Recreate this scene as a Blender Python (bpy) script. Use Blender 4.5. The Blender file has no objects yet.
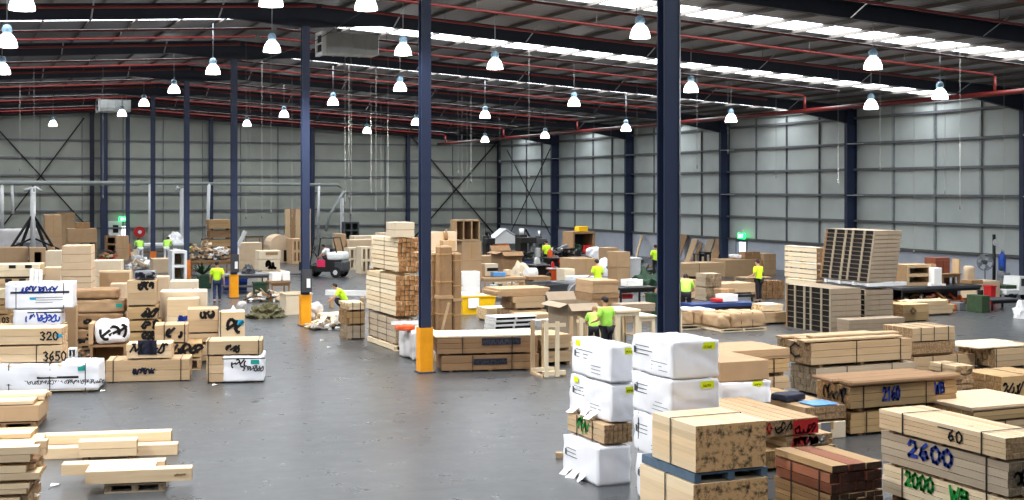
import bpy, bmesh, math, random
from mathutils import Vector, Matrix, noise
R = random.Random(7)
scn = bpy.context.scene
COL = scn.collection
# ---------------------------------------------------------------- camera model
F, YH, CH = 1290.0, 188.56, 4.62
YAW = math.radians(23.443)
CS, SN = math.cos(YAW), math.sin(YAW)
BAY = 12.0
XR, XW, XL = 10.9, 43.26, -21.46         # ridge/column row, wall with the door, opposite wall
def NY(n): return (n - 0.4457) * BAY     # frame line n
YB, YF = NY(9), NY(0)
TANP = 0.0612
def roof(x): return 10.88 - TANP * abs(x - XR)

def depth(x, y): return x * SN + y * CS
def G(px, py, z=0.0):
    yf = F * (CH - z) / (py - YH); xr = (px - 512) / F * yf
    return (xr * CS + yf * SN, -xr * SN + yf * CS)
def GD(px, yf):
    xr = (px - 512) / F * yf
    return (xr * CS + yf * SN, -xr * SN + yf * CS)
def tpx(c, u, p):                         # distance along u from c until the point shows at column p
    a = (p - 512) / F
    return -(c[0] * (CS - a * SN) - c[1] * (SN + a * CS)) / (u[0] * (CS - a * SN) - u[1] * (SN + a * CS))
def zat(c, py): return CH - (py - YH) * depth(*c) / F

class Stack:
    """a pile with its front plane through a floor point; layers are measured along that plane"""
    def __init__(s, xe, ye, yaw=0.0, z=0.0):
        s.c = G(xe, ye, z); s.yaw = math.radians(yaw); s.z = z
        s.u = (math.cos(s.yaw), math.sin(s.yaw)); s.v = (-s.u[1], s.u[0])
    def layer(s, xe, x1, yt, D=None, xl=None, dy=0.0, h=None, gap=None, turn=0.0, z=None):
        b = (s.c[0] + s.v[0] * dy, s.c[1] + s.v[1] * dy)
        t0 = tpx(b, s.u, xe); t1 = tpx(b, s.u, x1)
        p = (b[0] + s.u[0] * t0, b[1] + s.u[1] * t0)
        if D is None: D = tpx(p, s.v, xl)
        if gap is None: gap = .018 if z is None and s.z > .05 else 0.0
        z0 = (s.z if z is None else z) + gap
        H = h if h is not None else zat(p, yt) - z0
        s.z = z0 + H
        return dict(x=p[0], y=p[1], z=z0, yaw=s.yaw + math.radians(turn), W=t1 - t0, D=D, H=H)
def at(xl, xr, yb, yt, D, yaw=0.0, z=0.0):
    return Stack(xl, yb, yaw, z).layer(xl, xr, yt, D)

# ---------------------------------------------------------------- objects
def tag(o, label=None, cat=None, group=None, kind=None):
    if label: o['label'] = label
    if cat: o['category'] = cat
    if group: o['group'] = group
    if kind: o['kind'] = kind
    return o
def root(name, label, cat, loc, yaw=0.0, group=None, kind=None):
    o = bpy.data.objects.new(name, None); COL.objects.link(o)
    o.location = loc; o.rotation_euler = (0, 0, yaw); o.empty_display_size = 0.1
    return tag(o, label, cat, group, kind)
def rootp(name, label, cat, pl, group=None):
    return root(name, label, cat, (pl['x'], pl['y'], pl['z']), pl['yaw'], group)

class MB:
    def __init__(s): s.v, s.f, s.m, s.sm = [], [], [], []
    def face(s, idx, m=0, smooth=False): s.f.append(tuple(idx)); s.m.append(m); s.sm.append(smooth)
    def box(s, a, b, m=0):
        x0, y0, z0 = a; x1, y1, z1 = b; n = len(s.v)
        s.v += [(x0,y0,z0),(x1,y0,z0),(x1,y1,z0),(x0,y1,z0),(x0,y0,z1),(x1,y0,z1),(x1,y1,z1),(x0,y1,z1)]
        for q in ((0,3,2,1),(4,5,6,7),(0,1,5,4),(1,2,6,5),(2,3,7,6),(3,0,4,7)): s.face([n+i for i in q], m)
        return s
    def cbox(s, a, b, c=0.01, m=0):       # chamfered box
        bm = bmesh.new(); bmesh.ops.create_cube(bm, size=1)
        d = [b[i]-a[i] for i in range(3)]; c = min(c, 0.45*min(d))
        for v in bm.verts: v.co = Vector([a[i] + (v.co[i]+.5)*d[i] for i in range(3)])
        bmesh.ops.bevel(bm, geom=list(bm.edges), offset=c, segments=1, affect='EDGES')
        s.bm(bm, m); return s
    def bm(s, bm, m=0, smooth=False, mat=None):
        n = len(s.v); bm.verts.index_update()
        for v in bm.verts: s.v.append(tuple(mat @ v.co) if mat else tuple(v.co))
        for f in bm.faces: s.face([n+v.index for v in f.verts], m, smooth)
        bm.free(); return s
    def beam(s, p, q, w, h=None, m=0, up=(0,0,1)):   # square bar from p to q
        h = h or w; p, q = Vector(p), Vector(q); d = (q-p).normalized(); upv = Vector(up)
        if abs(d.dot(upv)) > .99: upv = Vector((1,0,0))
        a = d.cross(upv).normalized(); b = a.cross(d).normalized(); n = len(s.v)
        for e in (p, q):
            for i, j in ((-1,-1),(1,-1),(1,1),(-1,1)): s.v.append(tuple(e + a*(i*w/2) + b*(j*h/2)))
        for k in range(4): s.face([n+k, n+(k+1)%4, n+4+(k+1)%4, n+4+k], m)
        s.face([n+3,n+2,n+1,n], m); s.face([n+4,n+5,n+6,n+7], m); return s
    def tube(s, pts, r, m=0, seg=8, caps=True):
        pts = [Vector(p) for p in pts]; n = len(s.v); K = len(pts)
        rr = r if isinstance(r, (list, tuple)) else [r]*K
        up = None
        for i, p in enumerate(pts):
            d = (pts[min(i+1,K-1)] - pts[max(i-1,0)]).normalized()
            if up is None: up = Vector((0,0,1)) if abs(d.z) < .9 else Vector((1,0,0))
            a = d.cross(up).normalized(); b = a.cross(d).normalized(); up = b
            for k in range(seg):
                t = 2*math.pi*k/seg; s.v.append(tuple(p + a*(math.cos(t)*rr[i]) + b*(math.sin(t)*rr[i])))
        for i in range(K-1):
            for k in range(seg):
                s.face([n+i*seg+k, n+i*seg+(k+1)%seg, n+(i+1)*seg+(k+1)%seg, n+(i+1)*seg+k], m, True)
        if caps:
            s.face([n+k for k in range(seg)][::-1], m); s.face([n+(K-1)*seg+k for k in range(seg)], m)
        return s
    def lathe(s, prof, c=(0,0,0), m=0, seg=20, smooth=True):
        n = len(s.v); K = len(prof)
        for r, z in prof:
            for k in range(seg):
                t = 2*math.pi*k/seg; s.v.append((c[0]+r*math.cos(t), c[1]+r*math.sin(t), c[2]+z))
        for i in range(K-1):
            for k in range(seg):
                s.face([n+i*seg+k, n+i*seg+(k+1)%seg, n+(i+1)*seg+(k+1)%seg, n+(i+1)*seg+k], m, smooth)
        return s
    def prism(s, poly, y0, y1, m=0):       # polygon in x-z swept along y
        n = len(s.v); k = len(poly)
        for y in (y0, y1):
            for x, z in poly: s.v.append((x, y, z))
        for i in range(k): s.face([n+i, n+(i+1)%k, n+k+(i+1)%k, n+k+i], m)
        s.face([n+i for i in range(k)], m); s.face([n+k+i for i in range(k)][::-1], m); return s
    def quad(s, a, b, c, d, m=0):
        n = len(s.v); s.v += [tuple(a), tuple(b), tuple(c), tuple(d)]; s.face([n,n+1,n+2,n+3], m); return s
    def build(s, name, mats, parent=None, kind=None, label=None, cat=None, group=None, fix=True):
        me = bpy.data.meshes.new(name); me.from_pydata(s.v, [], s.f)
        for x in (mats if isinstance(mats, (list, tuple)) else [mats]): me.materials.append(MAT[x] if isinstance(x, str) else x)
        for i, p in enumerate(me.polygons): p.material_index = s.m[i]; p.use_smooth = s.sm[i]
        if fix:
            b = bmesh.new(); b.from_mesh(me); bmesh.ops.recalc_face_normals(b, faces=b.faces); b.to_mesh(me); b.free()
        o = bpy.data.objects.new(name, me); COL.objects.link(o)
        if parent: o.parent = parent
        return tag(o, label, cat, group, kind)

def dup(o, loc=None, yaw=None, label=None, group=None):
    r = o.copy(); COL.objects.link(r)
    if loc is not None: r.location = loc
    if yaw is not None: r.rotation_euler = (0, 0, yaw)
    if label: r['label'] = label
    if group: r['group'] = group
    for ch in o.children:
        c = ch.copy(); COL.objects.link(c); c.parent = r
        for g in ch.children:
            d = g.copy(); COL.objects.link(d); d.parent = c
    return r

# ---------------------------------------------------------------- materials
MAT = {}
def ds(c, k=.05):
    g = .3*c[0]+.59*c[1]+.11*c[2]; return tuple(x+(g-x)*k for x in c)
def lin(c): return tuple((x/255/12.92 if x <= 10 else ((x/255+.055)/1.055)**2.4) for x in c) + (1,)
def newmat(name):
    m = bpy.data.materials.new(name); m.use_nodes = True; MAT[name] = m
    nt = m.node_tree; return m, nt, nt.nodes['Principled BSDF']
def N(nt, t, **kw):
    n = nt.nodes.new(t)
    for k, v in kw.items():
        if k in n.inputs: n.inputs[k].default_value = v
        else: setattr(n, k, v)
    return n
def plain(name, c, rough=.6, metal=0.0, var=.12, scale=6.0, bump=0.0, spec=.4, bscale=30.0):
    m, nt, b = newmat(name); L = nt.links.new
    tc = N(nt, 'ShaderNodeTexCoord'); nz = N(nt, 'ShaderNodeTexNoise', Scale=scale, Detail=4.0)
    L(tc.outputs['Object'], nz.inputs['Vector'])
    mr = N(nt, 'ShaderNodeMapRange'); mr.inputs['From Min'].default_value = .3; mr.inputs['From Max'].default_value = .7
    mr.inputs['To Min'].default_value = 1-var; mr.inputs['To Max'].default_value = 1+var
    L(nz.outputs['Fac'], mr.inputs['Value'])
    mx = N(nt, 'ShaderNodeVectorMath', operation='SCALE'); mx.inputs[0].default_value = lin(c)[:3]
    L(mr.outputs[0], mx.inputs['Scale']); L(mx.outputs[0], b.inputs['Base Color'])
    b.inputs['Roughness'].default_value = rough; b.inputs['Metallic'].default_value = metal
    b.inputs['Specular IOR Level'].default_value = spec
    if bump:
        n2 = N(nt, 'ShaderNodeTexNoise', Scale=bscale, Detail=3.0); L(tc.outputs['Object'], n2.inputs['Vector'])
        bp = N(nt, 'ShaderNodeBump', Strength=bump, Distance=.02); L(n2.outputs['Fac'], bp.inputs['Height']); L(bp.outputs[0], b.inputs['Normal'])
    return m
def emit(name, c, s):
    m, nt, b = newmat(name)
    b.inputs['Base Color'].default_value = lin(c); b.inputs['Emission Color'].default_value = lin(c); b.inputs['Emission Strength'].default_value = s
    return m
def wood(name, c1, c2, end, axis='x', endvar=.35, endscale=14.0, lines=0):
    """boards: each loose board its own tint, stretched grain, darker knotty end grain"""
    m, nt, b = newmat(name); L = nt.links.new
    tc = N(nt, 'ShaderNodeTexCoord'); geo = N(nt, 'ShaderNodeNewGeometry')
    mp = N(nt, 'ShaderNodeMapping'); mp.inputs['Scale'].default_value = (1.2, 22, 22) if axis == 'x' else (22, 1.2, 22) if axis == 'y' else (22, 22, 1.2)
    L(tc.outputs['Object'], mp.inputs['Vector'])
    nz = N(nt, 'ShaderNodeTexNoise', Scale=1.0, Detail=5.0, Distortion=.4); L(mp.outputs[0], nz.inputs['Vector'])
    add = N(nt, 'ShaderNodeMath', operation='MULTIPLY_ADD'); add.inputs[1].default_value = .65; L(geo.outputs['Random Per Island'], add.inputs[0])
    s2 = N(nt, 'ShaderNodeMath', operation='MULTIPLY_ADD'); s2.inputs[1].default_value = .7; s2.inputs[2].default_value = -.18; L(nz.outputs['Fac'], s2.inputs[0]); L(s2.outputs[0], add.inputs[2])
    rp = N(nt, 'ShaderNodeValToRGB'); rp.color_ramp.elements[0].color = lin(c2); rp.color_ramp.elements[1].color = lin(c1)
    L(add.outputs[0], rp.inputs[0])
    # knots
    kn = N(nt, 'ShaderNodeTexVoronoi', Scale=1.6); L(tc.outputs['Object'], kn.inputs['Vector'])
    kr = N(nt, 'ShaderNodeMapRange'); kr.inputs['From Min'].default_value = .03; kr.inputs['From Max'].default_value = .09; kr.inputs['To Min'].default_value = .55; kr.inputs['To Max'].default_value = 1.0
    L(kn.outputs['Distance'], kr.inputs['Value'])
    jr = N(nt, 'ShaderNodeMapRange'); jr.inputs['To Min'].default_value = .8; jr.inputs['To Max'].default_value = 1.08
    wn = N(nt, 'ShaderNodeTexWhiteNoise', noise_dimensions='1D'); L(geo.outputs['Random Per Island'], wn.inputs['W']); L(wn.outputs['Value'], jr.inputs['Value'])
    kj = N(nt, 'ShaderNodeMath', operation='MULTIPLY'); L(kr.outputs[0], kj.inputs[0]); L(jr.outputs[0], kj.inputs[1])
    sc = N(nt, 'ShaderNodeVectorMath', operation='SCALE'); L(rp.outputs[0], sc.inputs[0]); L(kj.outputs[0], sc.inputs['Scale'])
    # end grain
    en = N(nt, 'ShaderNodeTexNoise', Scale=endscale, Detail=6.0, Roughness=.65); L(tc.outputs['Object'], en.inputs['Vector'])
    er = N(nt, 'ShaderNodeValToRGB'); e0, e1 = er.color_ramp.elements; e0.position, e1.position = .5-endvar*.4, .5+endvar*.4
    
    if endvar > .6 and endscale < 10: e0.position, e1.position = .36, .52
    e0.color = lin([x*(1-endvar*(.8 if endscale < 10 else 1)) for x in end]); e1.color = lin([min(255, x*(1+endvar*.35)) for x in end]); L(en.outputs['Fac'], er.inputs[0])
    sep = N(nt, 'ShaderNodeSeparateXYZ'); L(tc.outputs['Normal'], sep.inputs[0])
    ab = N(nt, 'ShaderNodeMath', operation='ABSOLUTE'); L(sep.outputs['xyz'.index(axis)], ab.inputs[0])
    gt = N(nt, 'ShaderNodeMath', operation='GREATER_THAN'); gt.inputs[1].default_value = .8; L(ab.outputs[0], gt.inputs[0])
    mix = N(nt, 'ShaderNodeMix', data_type='RGBA'); L(gt.outputs[0], mix.inputs[0]); L(sc.outputs[0], mix.inputs[6]); L(er.outputs[0], mix.inputs[7])
    L(mix.outputs[2], b.inputs['Base Color']); b.inputs['Roughness'].default_value = .75; b.inputs['Specular IOR Level'].default_value = .25
    bp = N(nt, 'ShaderNodeBump', Strength=.25, Distance=.01); L(nz.outputs['Fac'], bp.inputs['Height']); L(bp.outputs[0], b.inputs['Normal'])
    return m
WOODS = {  # pale grain, dark grain, end grain
    'pine':  ((240,216,180),(208,174,130),(188,152,110)),
    'pale':  ((252,238,208),(230,204,162),(214,184,140)),
    'tan':   ((212,184,146),(176,144,106),(162,130,94)),
    'honey': ((204,172,124),(166,130,86),(146,112,72)),
    'dusk':  ((206,172,124),(158,120,82),(70,48,36)),  # dark end colour holds the shade on the pile's end face
    'brown': ((166,130,94),(128,96,66),(124,92,62)),
    'grey':  ((206,188,164),(164,146,122),(150,130,104)),
    'red':   ((176,112,82),(128,70,50),(74,44,34)),  # end colour darkened for the shaded end of the red pile
    'ends':  ((250,234,202),(222,194,152),(164,112,66)),
    'osb':   ((248,226,190),(222,190,146),(178,140,96)),
}
for k, (a, b_, e) in WOODS.items():
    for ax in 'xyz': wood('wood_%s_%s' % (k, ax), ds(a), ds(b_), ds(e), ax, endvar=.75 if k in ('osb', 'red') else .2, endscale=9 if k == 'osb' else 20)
plain('kraft', (178,147,112), .75, var=.06, scale=3, bump=.15, bscale=9)
plain('kraft_pale', (200,177,148), .75, var=.05, scale=3, bump=.1, bscale=9)
plain('kraft_brown', (152,120,86), .8, var=.12, scale=4, bump=.3, bscale=8)
plain('carton_pale', (212,196,170), .75, var=.04, scale=3)
plain('grey_card', (152,136,116), .8, var=.05, scale=4)
plain('tape', (176,138,84), .35, var=.03)
plain('wrap_white', (240,241,246), .32, var=.02, scale=3, bump=.35, bscale=5, spec=.5)
plain('wrap_grey', (206,204,204), .4, var=.06, scale=3, bump=.4, bscale=6, spec=.5)
plain('paper_white', (240,240,238), .7, var=.02)
plain('paint_black', (22,20,20), .7, var=.1); plain('paint_blue', (24,58,150), .6, var=.2, scale=20); plain('paint_green', (24,150,60), .6, var=.15, scale=20)
plain('paint_red', (172,30,28), .6, var=.15, scale=20); plain('print_navy', (22,26,50), .6, var=.2, scale=25); plain('print_teal', (20,150,140), .5); plain('print_grey', (70,72,78), .6)
plain('print_blue', (40,84,190), .6); plain('sticker_yellow', (222,235,20), .5, var=.05); plain('label_cyan', (30,160,200), .5)
plain('strap_black', (24,24,26), .4, var=.05); plain('strap_steel', (70,66,60), .4, metal=.5)
plain('navy_steel', (38,49,76), .45, var=.06, scale=2, spec=.5); plain('navy_dark', (22,28,44), .5, var=.06, scale=2)
plain('guard_yellow', (238,158,22), .45, var=.08, scale=4); plain('guard_orange', (206,110,40), .5, var=.1, scale=4)
plain('galv', (168,172,176), .38, metal=.7, var=.1, scale=5); plain('galv_dull', (108,108,106), .55, metal=.3, var=.12, scale=5)
plain('duct_silver', (190,194,192), .35, metal=.75, var=.08, scale=2); plain('pipe_red', (110,32,28), .4, var=.1, scale=3); plain('pipe_white', (222,224,224), .4, var=.04)
plain('pipe_grey', (150,156,154), .45, var=.06); plain('black_steel', (22,22,24), .45, var=.1); plain('dark_grey', (62,64,68), .55, var=.12, scale=5)
plain('mid_grey', (116,118,122), .5, var=.1); plain('light_grey', (190,192,194), .5, var=.06); plain('white_steel', (228,230,230), .4, var=.04)
plain('bin_yellow', (240,190,20), .45, var=.05); plain('blue_plastic', (36,76,170), .45, var=.08); plain('blue_steel', (40,60,110), .45, var=.08); plain('sky_plastic', (96,150,210), .5)
plain('red_paint', (196,36,40), .45, var=.08); plain('orange_paint', (222,92,40), .5, var=.1); plain('pink_red', (214,40,90), .45); plain('green_dark', (38,70,50), .6, var=.2, scale=12)
plain('green_cloth', (50,72,46), .8, var=.15); plain('mahogany', (116,62,46), .45, var=.15, scale=5); plain('rubber', (18,18,19), .75, var=.1)
plain('pallet_blue', (84,104,122), .65, var=.12, scale=8); plain('dark_void', (20,17,15), .9, var=.1); plain('brush', (96,92,66), .95, var=.5, scale=30, bump=.6, bscale=60)  # dark_void: shade inside openings put into a colour
plain('concrete_dado', (176,182,192), .7, var=.06, scale=1.2, bump=.1, bscale=12)
plain('hivis', (206,250,44), .7, var=.06, scale=8, bump=.2, bscale=14); plain('hivis_green', (176,240,90), .7, var=.06, scale=8); plain('reflective', (214,214,206), .35, var=.03)
plain('jeans', (40,52,84), .85, var=.15, scale=14); plain('trousers_dark', (30,30,36), .85, var=.1); plain('skin', (206,154,124), .6, var=.05); plain('hair_dark', (34,24,20), .7, var=.1)
plain('white_cloth', (234,236,238), .8, var=.04, bump=.2, bscale=8); plain('boot', (60,44,32), .7)
plain('cable', (140,140,134), .5); plain('cable_dark', (60,58,56), .6); plain('glass_dark', (30,34,40), .15, spec=.6)
sheet_front = plain('wall_front_dark', (70,72,70), .7)
plain('joist_web', (158,146,126), .6)
plain('purlin', (118,112,106), .5, metal=.2, var=.08, scale=1); plain('fan_grey', (120,126,132), .5)
emit('lamp_glow', (255,252,246), 6.0); emit('bulb', (255,252,244), 25.0); emit('exit_green', (40,230,120), 2.2); emit('day_door', (210,228,255), 3.0); emit('skylight', (244,249,255), 1.0)
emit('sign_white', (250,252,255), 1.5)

def floor_mat():
    m, nt, b = newmat('floor_concrete'); L = nt.links.new
    tc = N(nt, 'ShaderNodeTexCoord')
    n1 = N(nt, 'ShaderNodeTexNoise', Scale=.16, Detail=6.0, Roughness=.6); n2 = N(nt, 'ShaderNodeTexNoise', Scale=1.7, Detail=6.0, Roughness=.7); n3 = N(nt, 'ShaderNodeTexNoise', Scale=9.0, Detail=4.0)
    for n in (n1, n2, n3): L(tc.outputs['Object'], n.inputs['Vector'])
    a = N(nt, 'ShaderNodeMath', operation='MULTIPLY_ADD'); a.inputs[1].default_value = .6; L(n1.outputs['Fac'], a.inputs[0])
    a2 = N(nt, 'ShaderNodeMath', operation='MULTIPLY'); a2.inputs[1].default_value = .4; L(n2.outputs['Fac'], a2.inputs[0]); L(a2.outputs[0], a.inputs[2])
    rp = N(nt, 'ShaderNodeValToRGB'); rp.color_ramp.elements[0].position = .3; rp.color_ramp.elements[1].position = .72
    rp.color_ramp.elements[0].color = lin((55,58,61)); rp.color_ramp.elements[1].color = lin((76,78,80)); L(a.outputs[0], rp.inputs[0])
    # saw-cut slab joints: 8 m apart one way, 6 m the other
    sep = N(nt, 'ShaderNodeSeparateXYZ'); L(tc.outputs['Object'], sep.inputs[0])
    def joint(sock, off, step):
        p = N(nt, 'ShaderNodeMath', operation='ADD'); p.inputs[1].default_value = -off + step*100; L(sock, p.inputs[0])
        q = N(nt, 'ShaderNodeMath', operation='PINGPONG'); q.inputs[1].default_value = step/2; L(p.outputs[0], q.inputs[0])
        r = N(nt, 'ShaderNodeMath', operation='LESS_THAN'); r.inputs[1].default_value = .016; L(q.outputs[0], r.inputs[0]); return r.outputs[0]
    mxm = N(nt, 'ShaderNodeMath', operation='MAXIMUM'); L(joint(sep.outputs[0], 2.94, 8.0), mxm.inputs[0]); L(joint(sep.outputs[1], NY(3), 6.0), mxm.inputs[1])
    mix = N(nt, 'ShaderNodeMix', data_type='RGBA'); mix.inputs[7].default_value = lin((50,50,50)); L(mxm.outputs[0], mix.inputs[0]); L(rp.outputs[0], mix.inputs[6]); L(mix.outputs[2], b.inputs['Base Color'])
    rr = N(nt, 'ShaderNodeMapRange'); rr.inputs['To Min'].default_value = .17; rr.inputs['To Max'].default_value = .44; L(n2.outputs['Fac'], rr.inputs['Value']); L(rr.outputs[0], b.inputs['Roughness'])
    bp = N(nt, 'ShaderNodeBump', Strength=.004, Distance=.005); L(n3.outputs['Fac'], bp.inputs['Height']); L(bp.outputs[0], b.inputs['Normal'])
    b.inputs['Specular IOR Level'].default_value = .5
floor_mat()
def sheet_mat(name, c, axis, step, rough=.5, metal=.3, strength=.3):
    """ribbed metal sheeting: fine ribs across one axis plus soft grime"""
    m, nt, b = newmat(name); L = nt.links.new
    tc = N(nt, 'ShaderNodeTexCoord'); wv = N(nt, 'ShaderNodeTexWave', Scale=.314/step, Distortion=0.0, bands_direction=axis)
    L(tc.outputs['Object'], wv.inputs['Vector'])
    nz = N(nt, 'ShaderNodeTexNoise', Scale=.35, Detail=5.0); L(tc.outputs['Object'], nz.inputs['Vector'])
    mr = N(nt, 'ShaderNodeMapRange'); mr.inputs['From Min'].default_value = .3; mr.inputs['From Max'].default_value = .7; mr.inputs['To Min'].default_value = .86; mr.inputs['To Max'].default_value = 1.1; L(nz.outputs['Fac'], mr.inputs['Value'])
    sc = N(nt, 'ShaderNodeVectorMath', operation='SCALE'); sc.inputs[0].default_value = lin(c)[:3]; L(mr.outputs[0], sc.inputs['Scale']); L(sc.outputs[0], b.inputs['Base Color'])
    bp = N(nt, 'ShaderNodeBump', Strength=strength, Distance=.03); L(wv.outputs['Fac'], bp.inputs['Height']); L(bp.outputs[0], b.inputs['Normal'])
    b.inputs['Roughness'].default_value = rough; b.inputs['Metallic'].default_value = metal
sheet_mat('wall_sheet_right', (196,204,200), 'Y', 1.0, .55, .1, .12)
sheet_mat('wall_sheet_back', (166,169,158), 'X', 1.0, .6, .1, .12)
sheet_mat('roof_sheet', (150,150,153), 'Y', .3, .45, .35, .5)

# ---------------------------------------------------------------- strokes (painted and printed writing)
GL = {'0':[[(.5,1),(.12,.8),(.05,.45),(.25,.05),(.6,0),(.9,.3),(.92,.7),(.5,1)]],
 '1':[[(.3,.8),(.55,1),(.55,0)]], '2':[[(.08,.75),(.3,1),(.75,.95),(.85,.65),(.1,.03),(.95,.05)]],
 '3':[[(.1,.9),(.5,1),(.85,.8),(.45,.55),(.9,.3),(.6,0),(.1,.1)]], '4':[[(.65,0),(.65,1),(.05,.35),(.95,.35)]],
 '5':[[(.9,1),(.2,1),(.15,.55),(.6,.6),(.9,.3),(.6,0),(.1,.08)]], '6':[[(.75,1),(.25,.65),(.08,.25),(.4,0),(.85,.2),(.7,.5),(.15,.35)]],
 '7':[[(.05,.95),(.9,1),(.35,0)]], '8':[[(.5,.55),(.15,.8),(.5,1),(.85,.8),(.5,.55),(.1,.25),(.5,0),(.9,.25),(.5,.55)]],
 '9':[[(.85,.65),(.45,.45),(.15,.75),(.5,1),(.85,.7),(.6,0)]],
 'W':[[(0,1),(.25,0),(.5,.7),(.75,0),(1,1)]], 'B':[[(.1,0),(.1,1),(.7,.9),(.65,.6),(.1,.5),(.8,.4),(.8,.1),(.1,0)]],
 'A':[[(0,0),(.5,1),(1,0)],[(.2,.4),(.8,.4)]], 'X':[[(0,0),(1,1)],[(0,1),(1,0)]], 'P':[[(.1,0),(.1,1),(.8,.9),(.8,.55),(.1,.5)]],
 'R':[[(.1,0),(.1,1),(.8,.9),(.8,.55),(.1,.5),(.9,0)]], 'L':[[(.1,1),(.1,0),(.85,0)]], 'E':[[(.9,1),(.1,1),(.1,0),(.9,0)],[(.1,.5),(.7,.5)]],
 'C':[[(.9,.85),(.5,1),(.1,.65),(.15,.25),(.5,0),(.95,.15)]], 'O':[[(.5,1),(.05,.5),(.5,0),(.95,.5),(.5,1)]], 'T':[[(0,1),(1,1)],[(.5,1),(.5,0)]],
 'N':[[(.1,0),(.1,1),(.9,0),(.9,1)]], 'S':[[(.9,.9),(.4,1),(.1,.75),(.85,.3),(.6,0),(.05,.1)]], 'H':[[(.1,0),(.1,1)],[(.9,0),(.9,1)],[(.1,.5),(.9,.5)]],
 'M':[[(0,0),(.1,1),(.5,.4),(.9,1),(1,0)]], 'D':[[(.1,0),(.1,1),(.7,.85),(.9,.5),(.7,.12),(.1,0)]], 'Z':[[(.05,1),(.95,1),(.05,0),(.95,0)]],
 'K':[[(.1,0),(.1,1)],[(.9,1),(.1,.45),(.9,0)]], 'I':[[(.5,0),(.5,1)]], 'J':[[(.7,1),(.7,.2),(.4,0),(.1,.2)]], 'U':[[(.1,1),(.1,.2),(.5,0),(.9,.2),(.9,1)]], '-':[[(.1,.5),(.9,.5)]],
 'V':[[(0,1),(.5,0),(1,1)]], 'G':[[(.9,.85),(.5,1),(.1,.6),(.2,.1),(.6,0),(.9,.2),(.9,.5),(.55,.5)]], ' ':[]}
def strokes(text, w, h):
    out = []; n = len(text); cw = w / n
    for i, ch in enumerate(text):
        for pl in GL.get(ch, GL['O']): out.append([(i*cw + .1*cw + x*cw*.8, y*h) for x, y in pl])
    return out
def scrawl(w, h, rnd, n=5):
    """a quick unreadable squiggle: loops and slashes of paint"""
    out = []; cw = w/n
    for i in range(n):
        c = (i+.5)*cw; pts = []; t0 = rnd.uniform(0, 6.3); dr = rnd.choice((-1, 1)); rx, ry = cw*rnd.uniform(.35, .62), h*rnd.uniform(.3, .5); turns = rnd.uniform(.2, .75)
        for k in range(9):
            t = t0 + dr*turns*6.283*k/8; pts.append((c + rx*math.cos(t) + cw*.15*k/8, h*.5 + ry*math.sin(t)))
        out.append(pts)
        if rnd.random() < .8: out.append([(c-cw*.4, h*rnd.uniform(.1,.5)), (c+cw*.5, h*rnd.uniform(.5,1))])
    return out
def ribbons(mb, lines, T, wd, m=0):
    """flat strokes; T maps (u, v) to 3-D"""
    for ln in lines:
        for (a, b) in zip(ln[:-1], ln[1:]):
            d = Vector((b[0]-a[0], b[1]-a[1])); l = d.length
            if l < 1e-5: continue
            d /= l; n = Vector((-d.y, d.x)) * wd/2; e = d*wd*.45
            A, B = Vector(a) - e, Vector(b) + e
            mb.quad(T(*(A-n)), T(*(B-n)), T(*(B+n)), T(*(A+n)), m)
def face_map(pl, face, u, v, off=.006):
    W, D, H = pl['W'], pl['D'], pl['H']
    if face == 'front': return lambda a, b: (u*W + a, -off, v*H + b)
    if face == 'left':  return lambda a, b: (-off, D*(1-u) - a, v*H + b)
    if face == 'top':   return lambda a, b: (u*W + a, v*D + b, H + off)
def marks(r, pl, ms, off=.008):
    """ms: (text or None for an unreadable scrawl, face, u, v, width m, height m, stroke m, material, part name)"""
    for q in ms:
        text, face, u, v, w, h, sw, mt = q[:8]; nm = q[8] if len(q) > 8 else 'painted_number'
        mb = MB(); T = face_map(pl, face, u, v, off)
        if text == '#': mb.quad(T(0,0), T(w,0), T(w,h), T(0,h))
        elif text == '=':
            for i in range(3):
                y = h*(1-i*.4); ww = w*R.uniform(.55, 1); ribbons(mb, [[(0,y),(ww,y)]], T, sw)
        else: ribbons(mb, strokes(text, w, h) if text else scrawl(w, h, R, max(2, int(w/h/.45))), T, sw if text else sw*1.35)
        mb.build(nm, mt, r, fix=False)
# ================================================================ the hall
def st(o): o['kind'] = 'structure'; return o
fl = MB(); fl.box((XL-.3, YF-.3, -.2), (XW+.3, YB+.3, 0)); st(fl.build('floor', 'floor_concrete'))
SKW = 1.7                                     # width of the translucent roof strips
def roof_slab(mb, x0, x1, y0, y1, dz0, dz1):
    n = len(mb.v)
    for y in (y0, y1):
        for x, dz in ((x0, dz0), (x1, dz0), (x1, dz1), (x0, dz1)): mb.v.append((x, y, roof(x) + dz))
    for q in ((0,1,2,3),(7,6,5,4),(0,4,5,1),(1,5,6,2),(2,6,7,3),(3,7,4,0)): mb.face([n+i for i in q])
rf = MB(); y = YF - .3
for i in range(9):
    ym = NY(i) + BAY/2 - .05
    for xa, xb in ((XL-.3, XR), (XR, XW+.3)): roof_slab(rf, xa, xb, y, ym - SKW/2, .26, .32)
    y = ym + SKW/2
    s = MB()
    for xa, xb in ((XL-.3, XR-.5), (XR+.5, XW+.3)): roof_slab(s, xa, xb, ym - SKW/2, ym + SKW/2, .28, .30)
    st(s.build('skylight', 'skylight'))
    c = MB(); roof_slab(c, XR-.5, XR, ym-SKW/2, ym+SKW/2, .26, .32); roof_slab(c, XR, XR+.5, ym-SKW/2, ym+SKW/2, .26, .32); st(c.build('ridge_cap', 'roof_sheet'))
for xa, xb in ((XL-.3, XR), (XR, XW+.3)): roof_slab(rf, xa, xb, y, YB+.3, .26, .32)
st(rf.build('ceiling', 'roof_sheet'))
x = XL + .4
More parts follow.
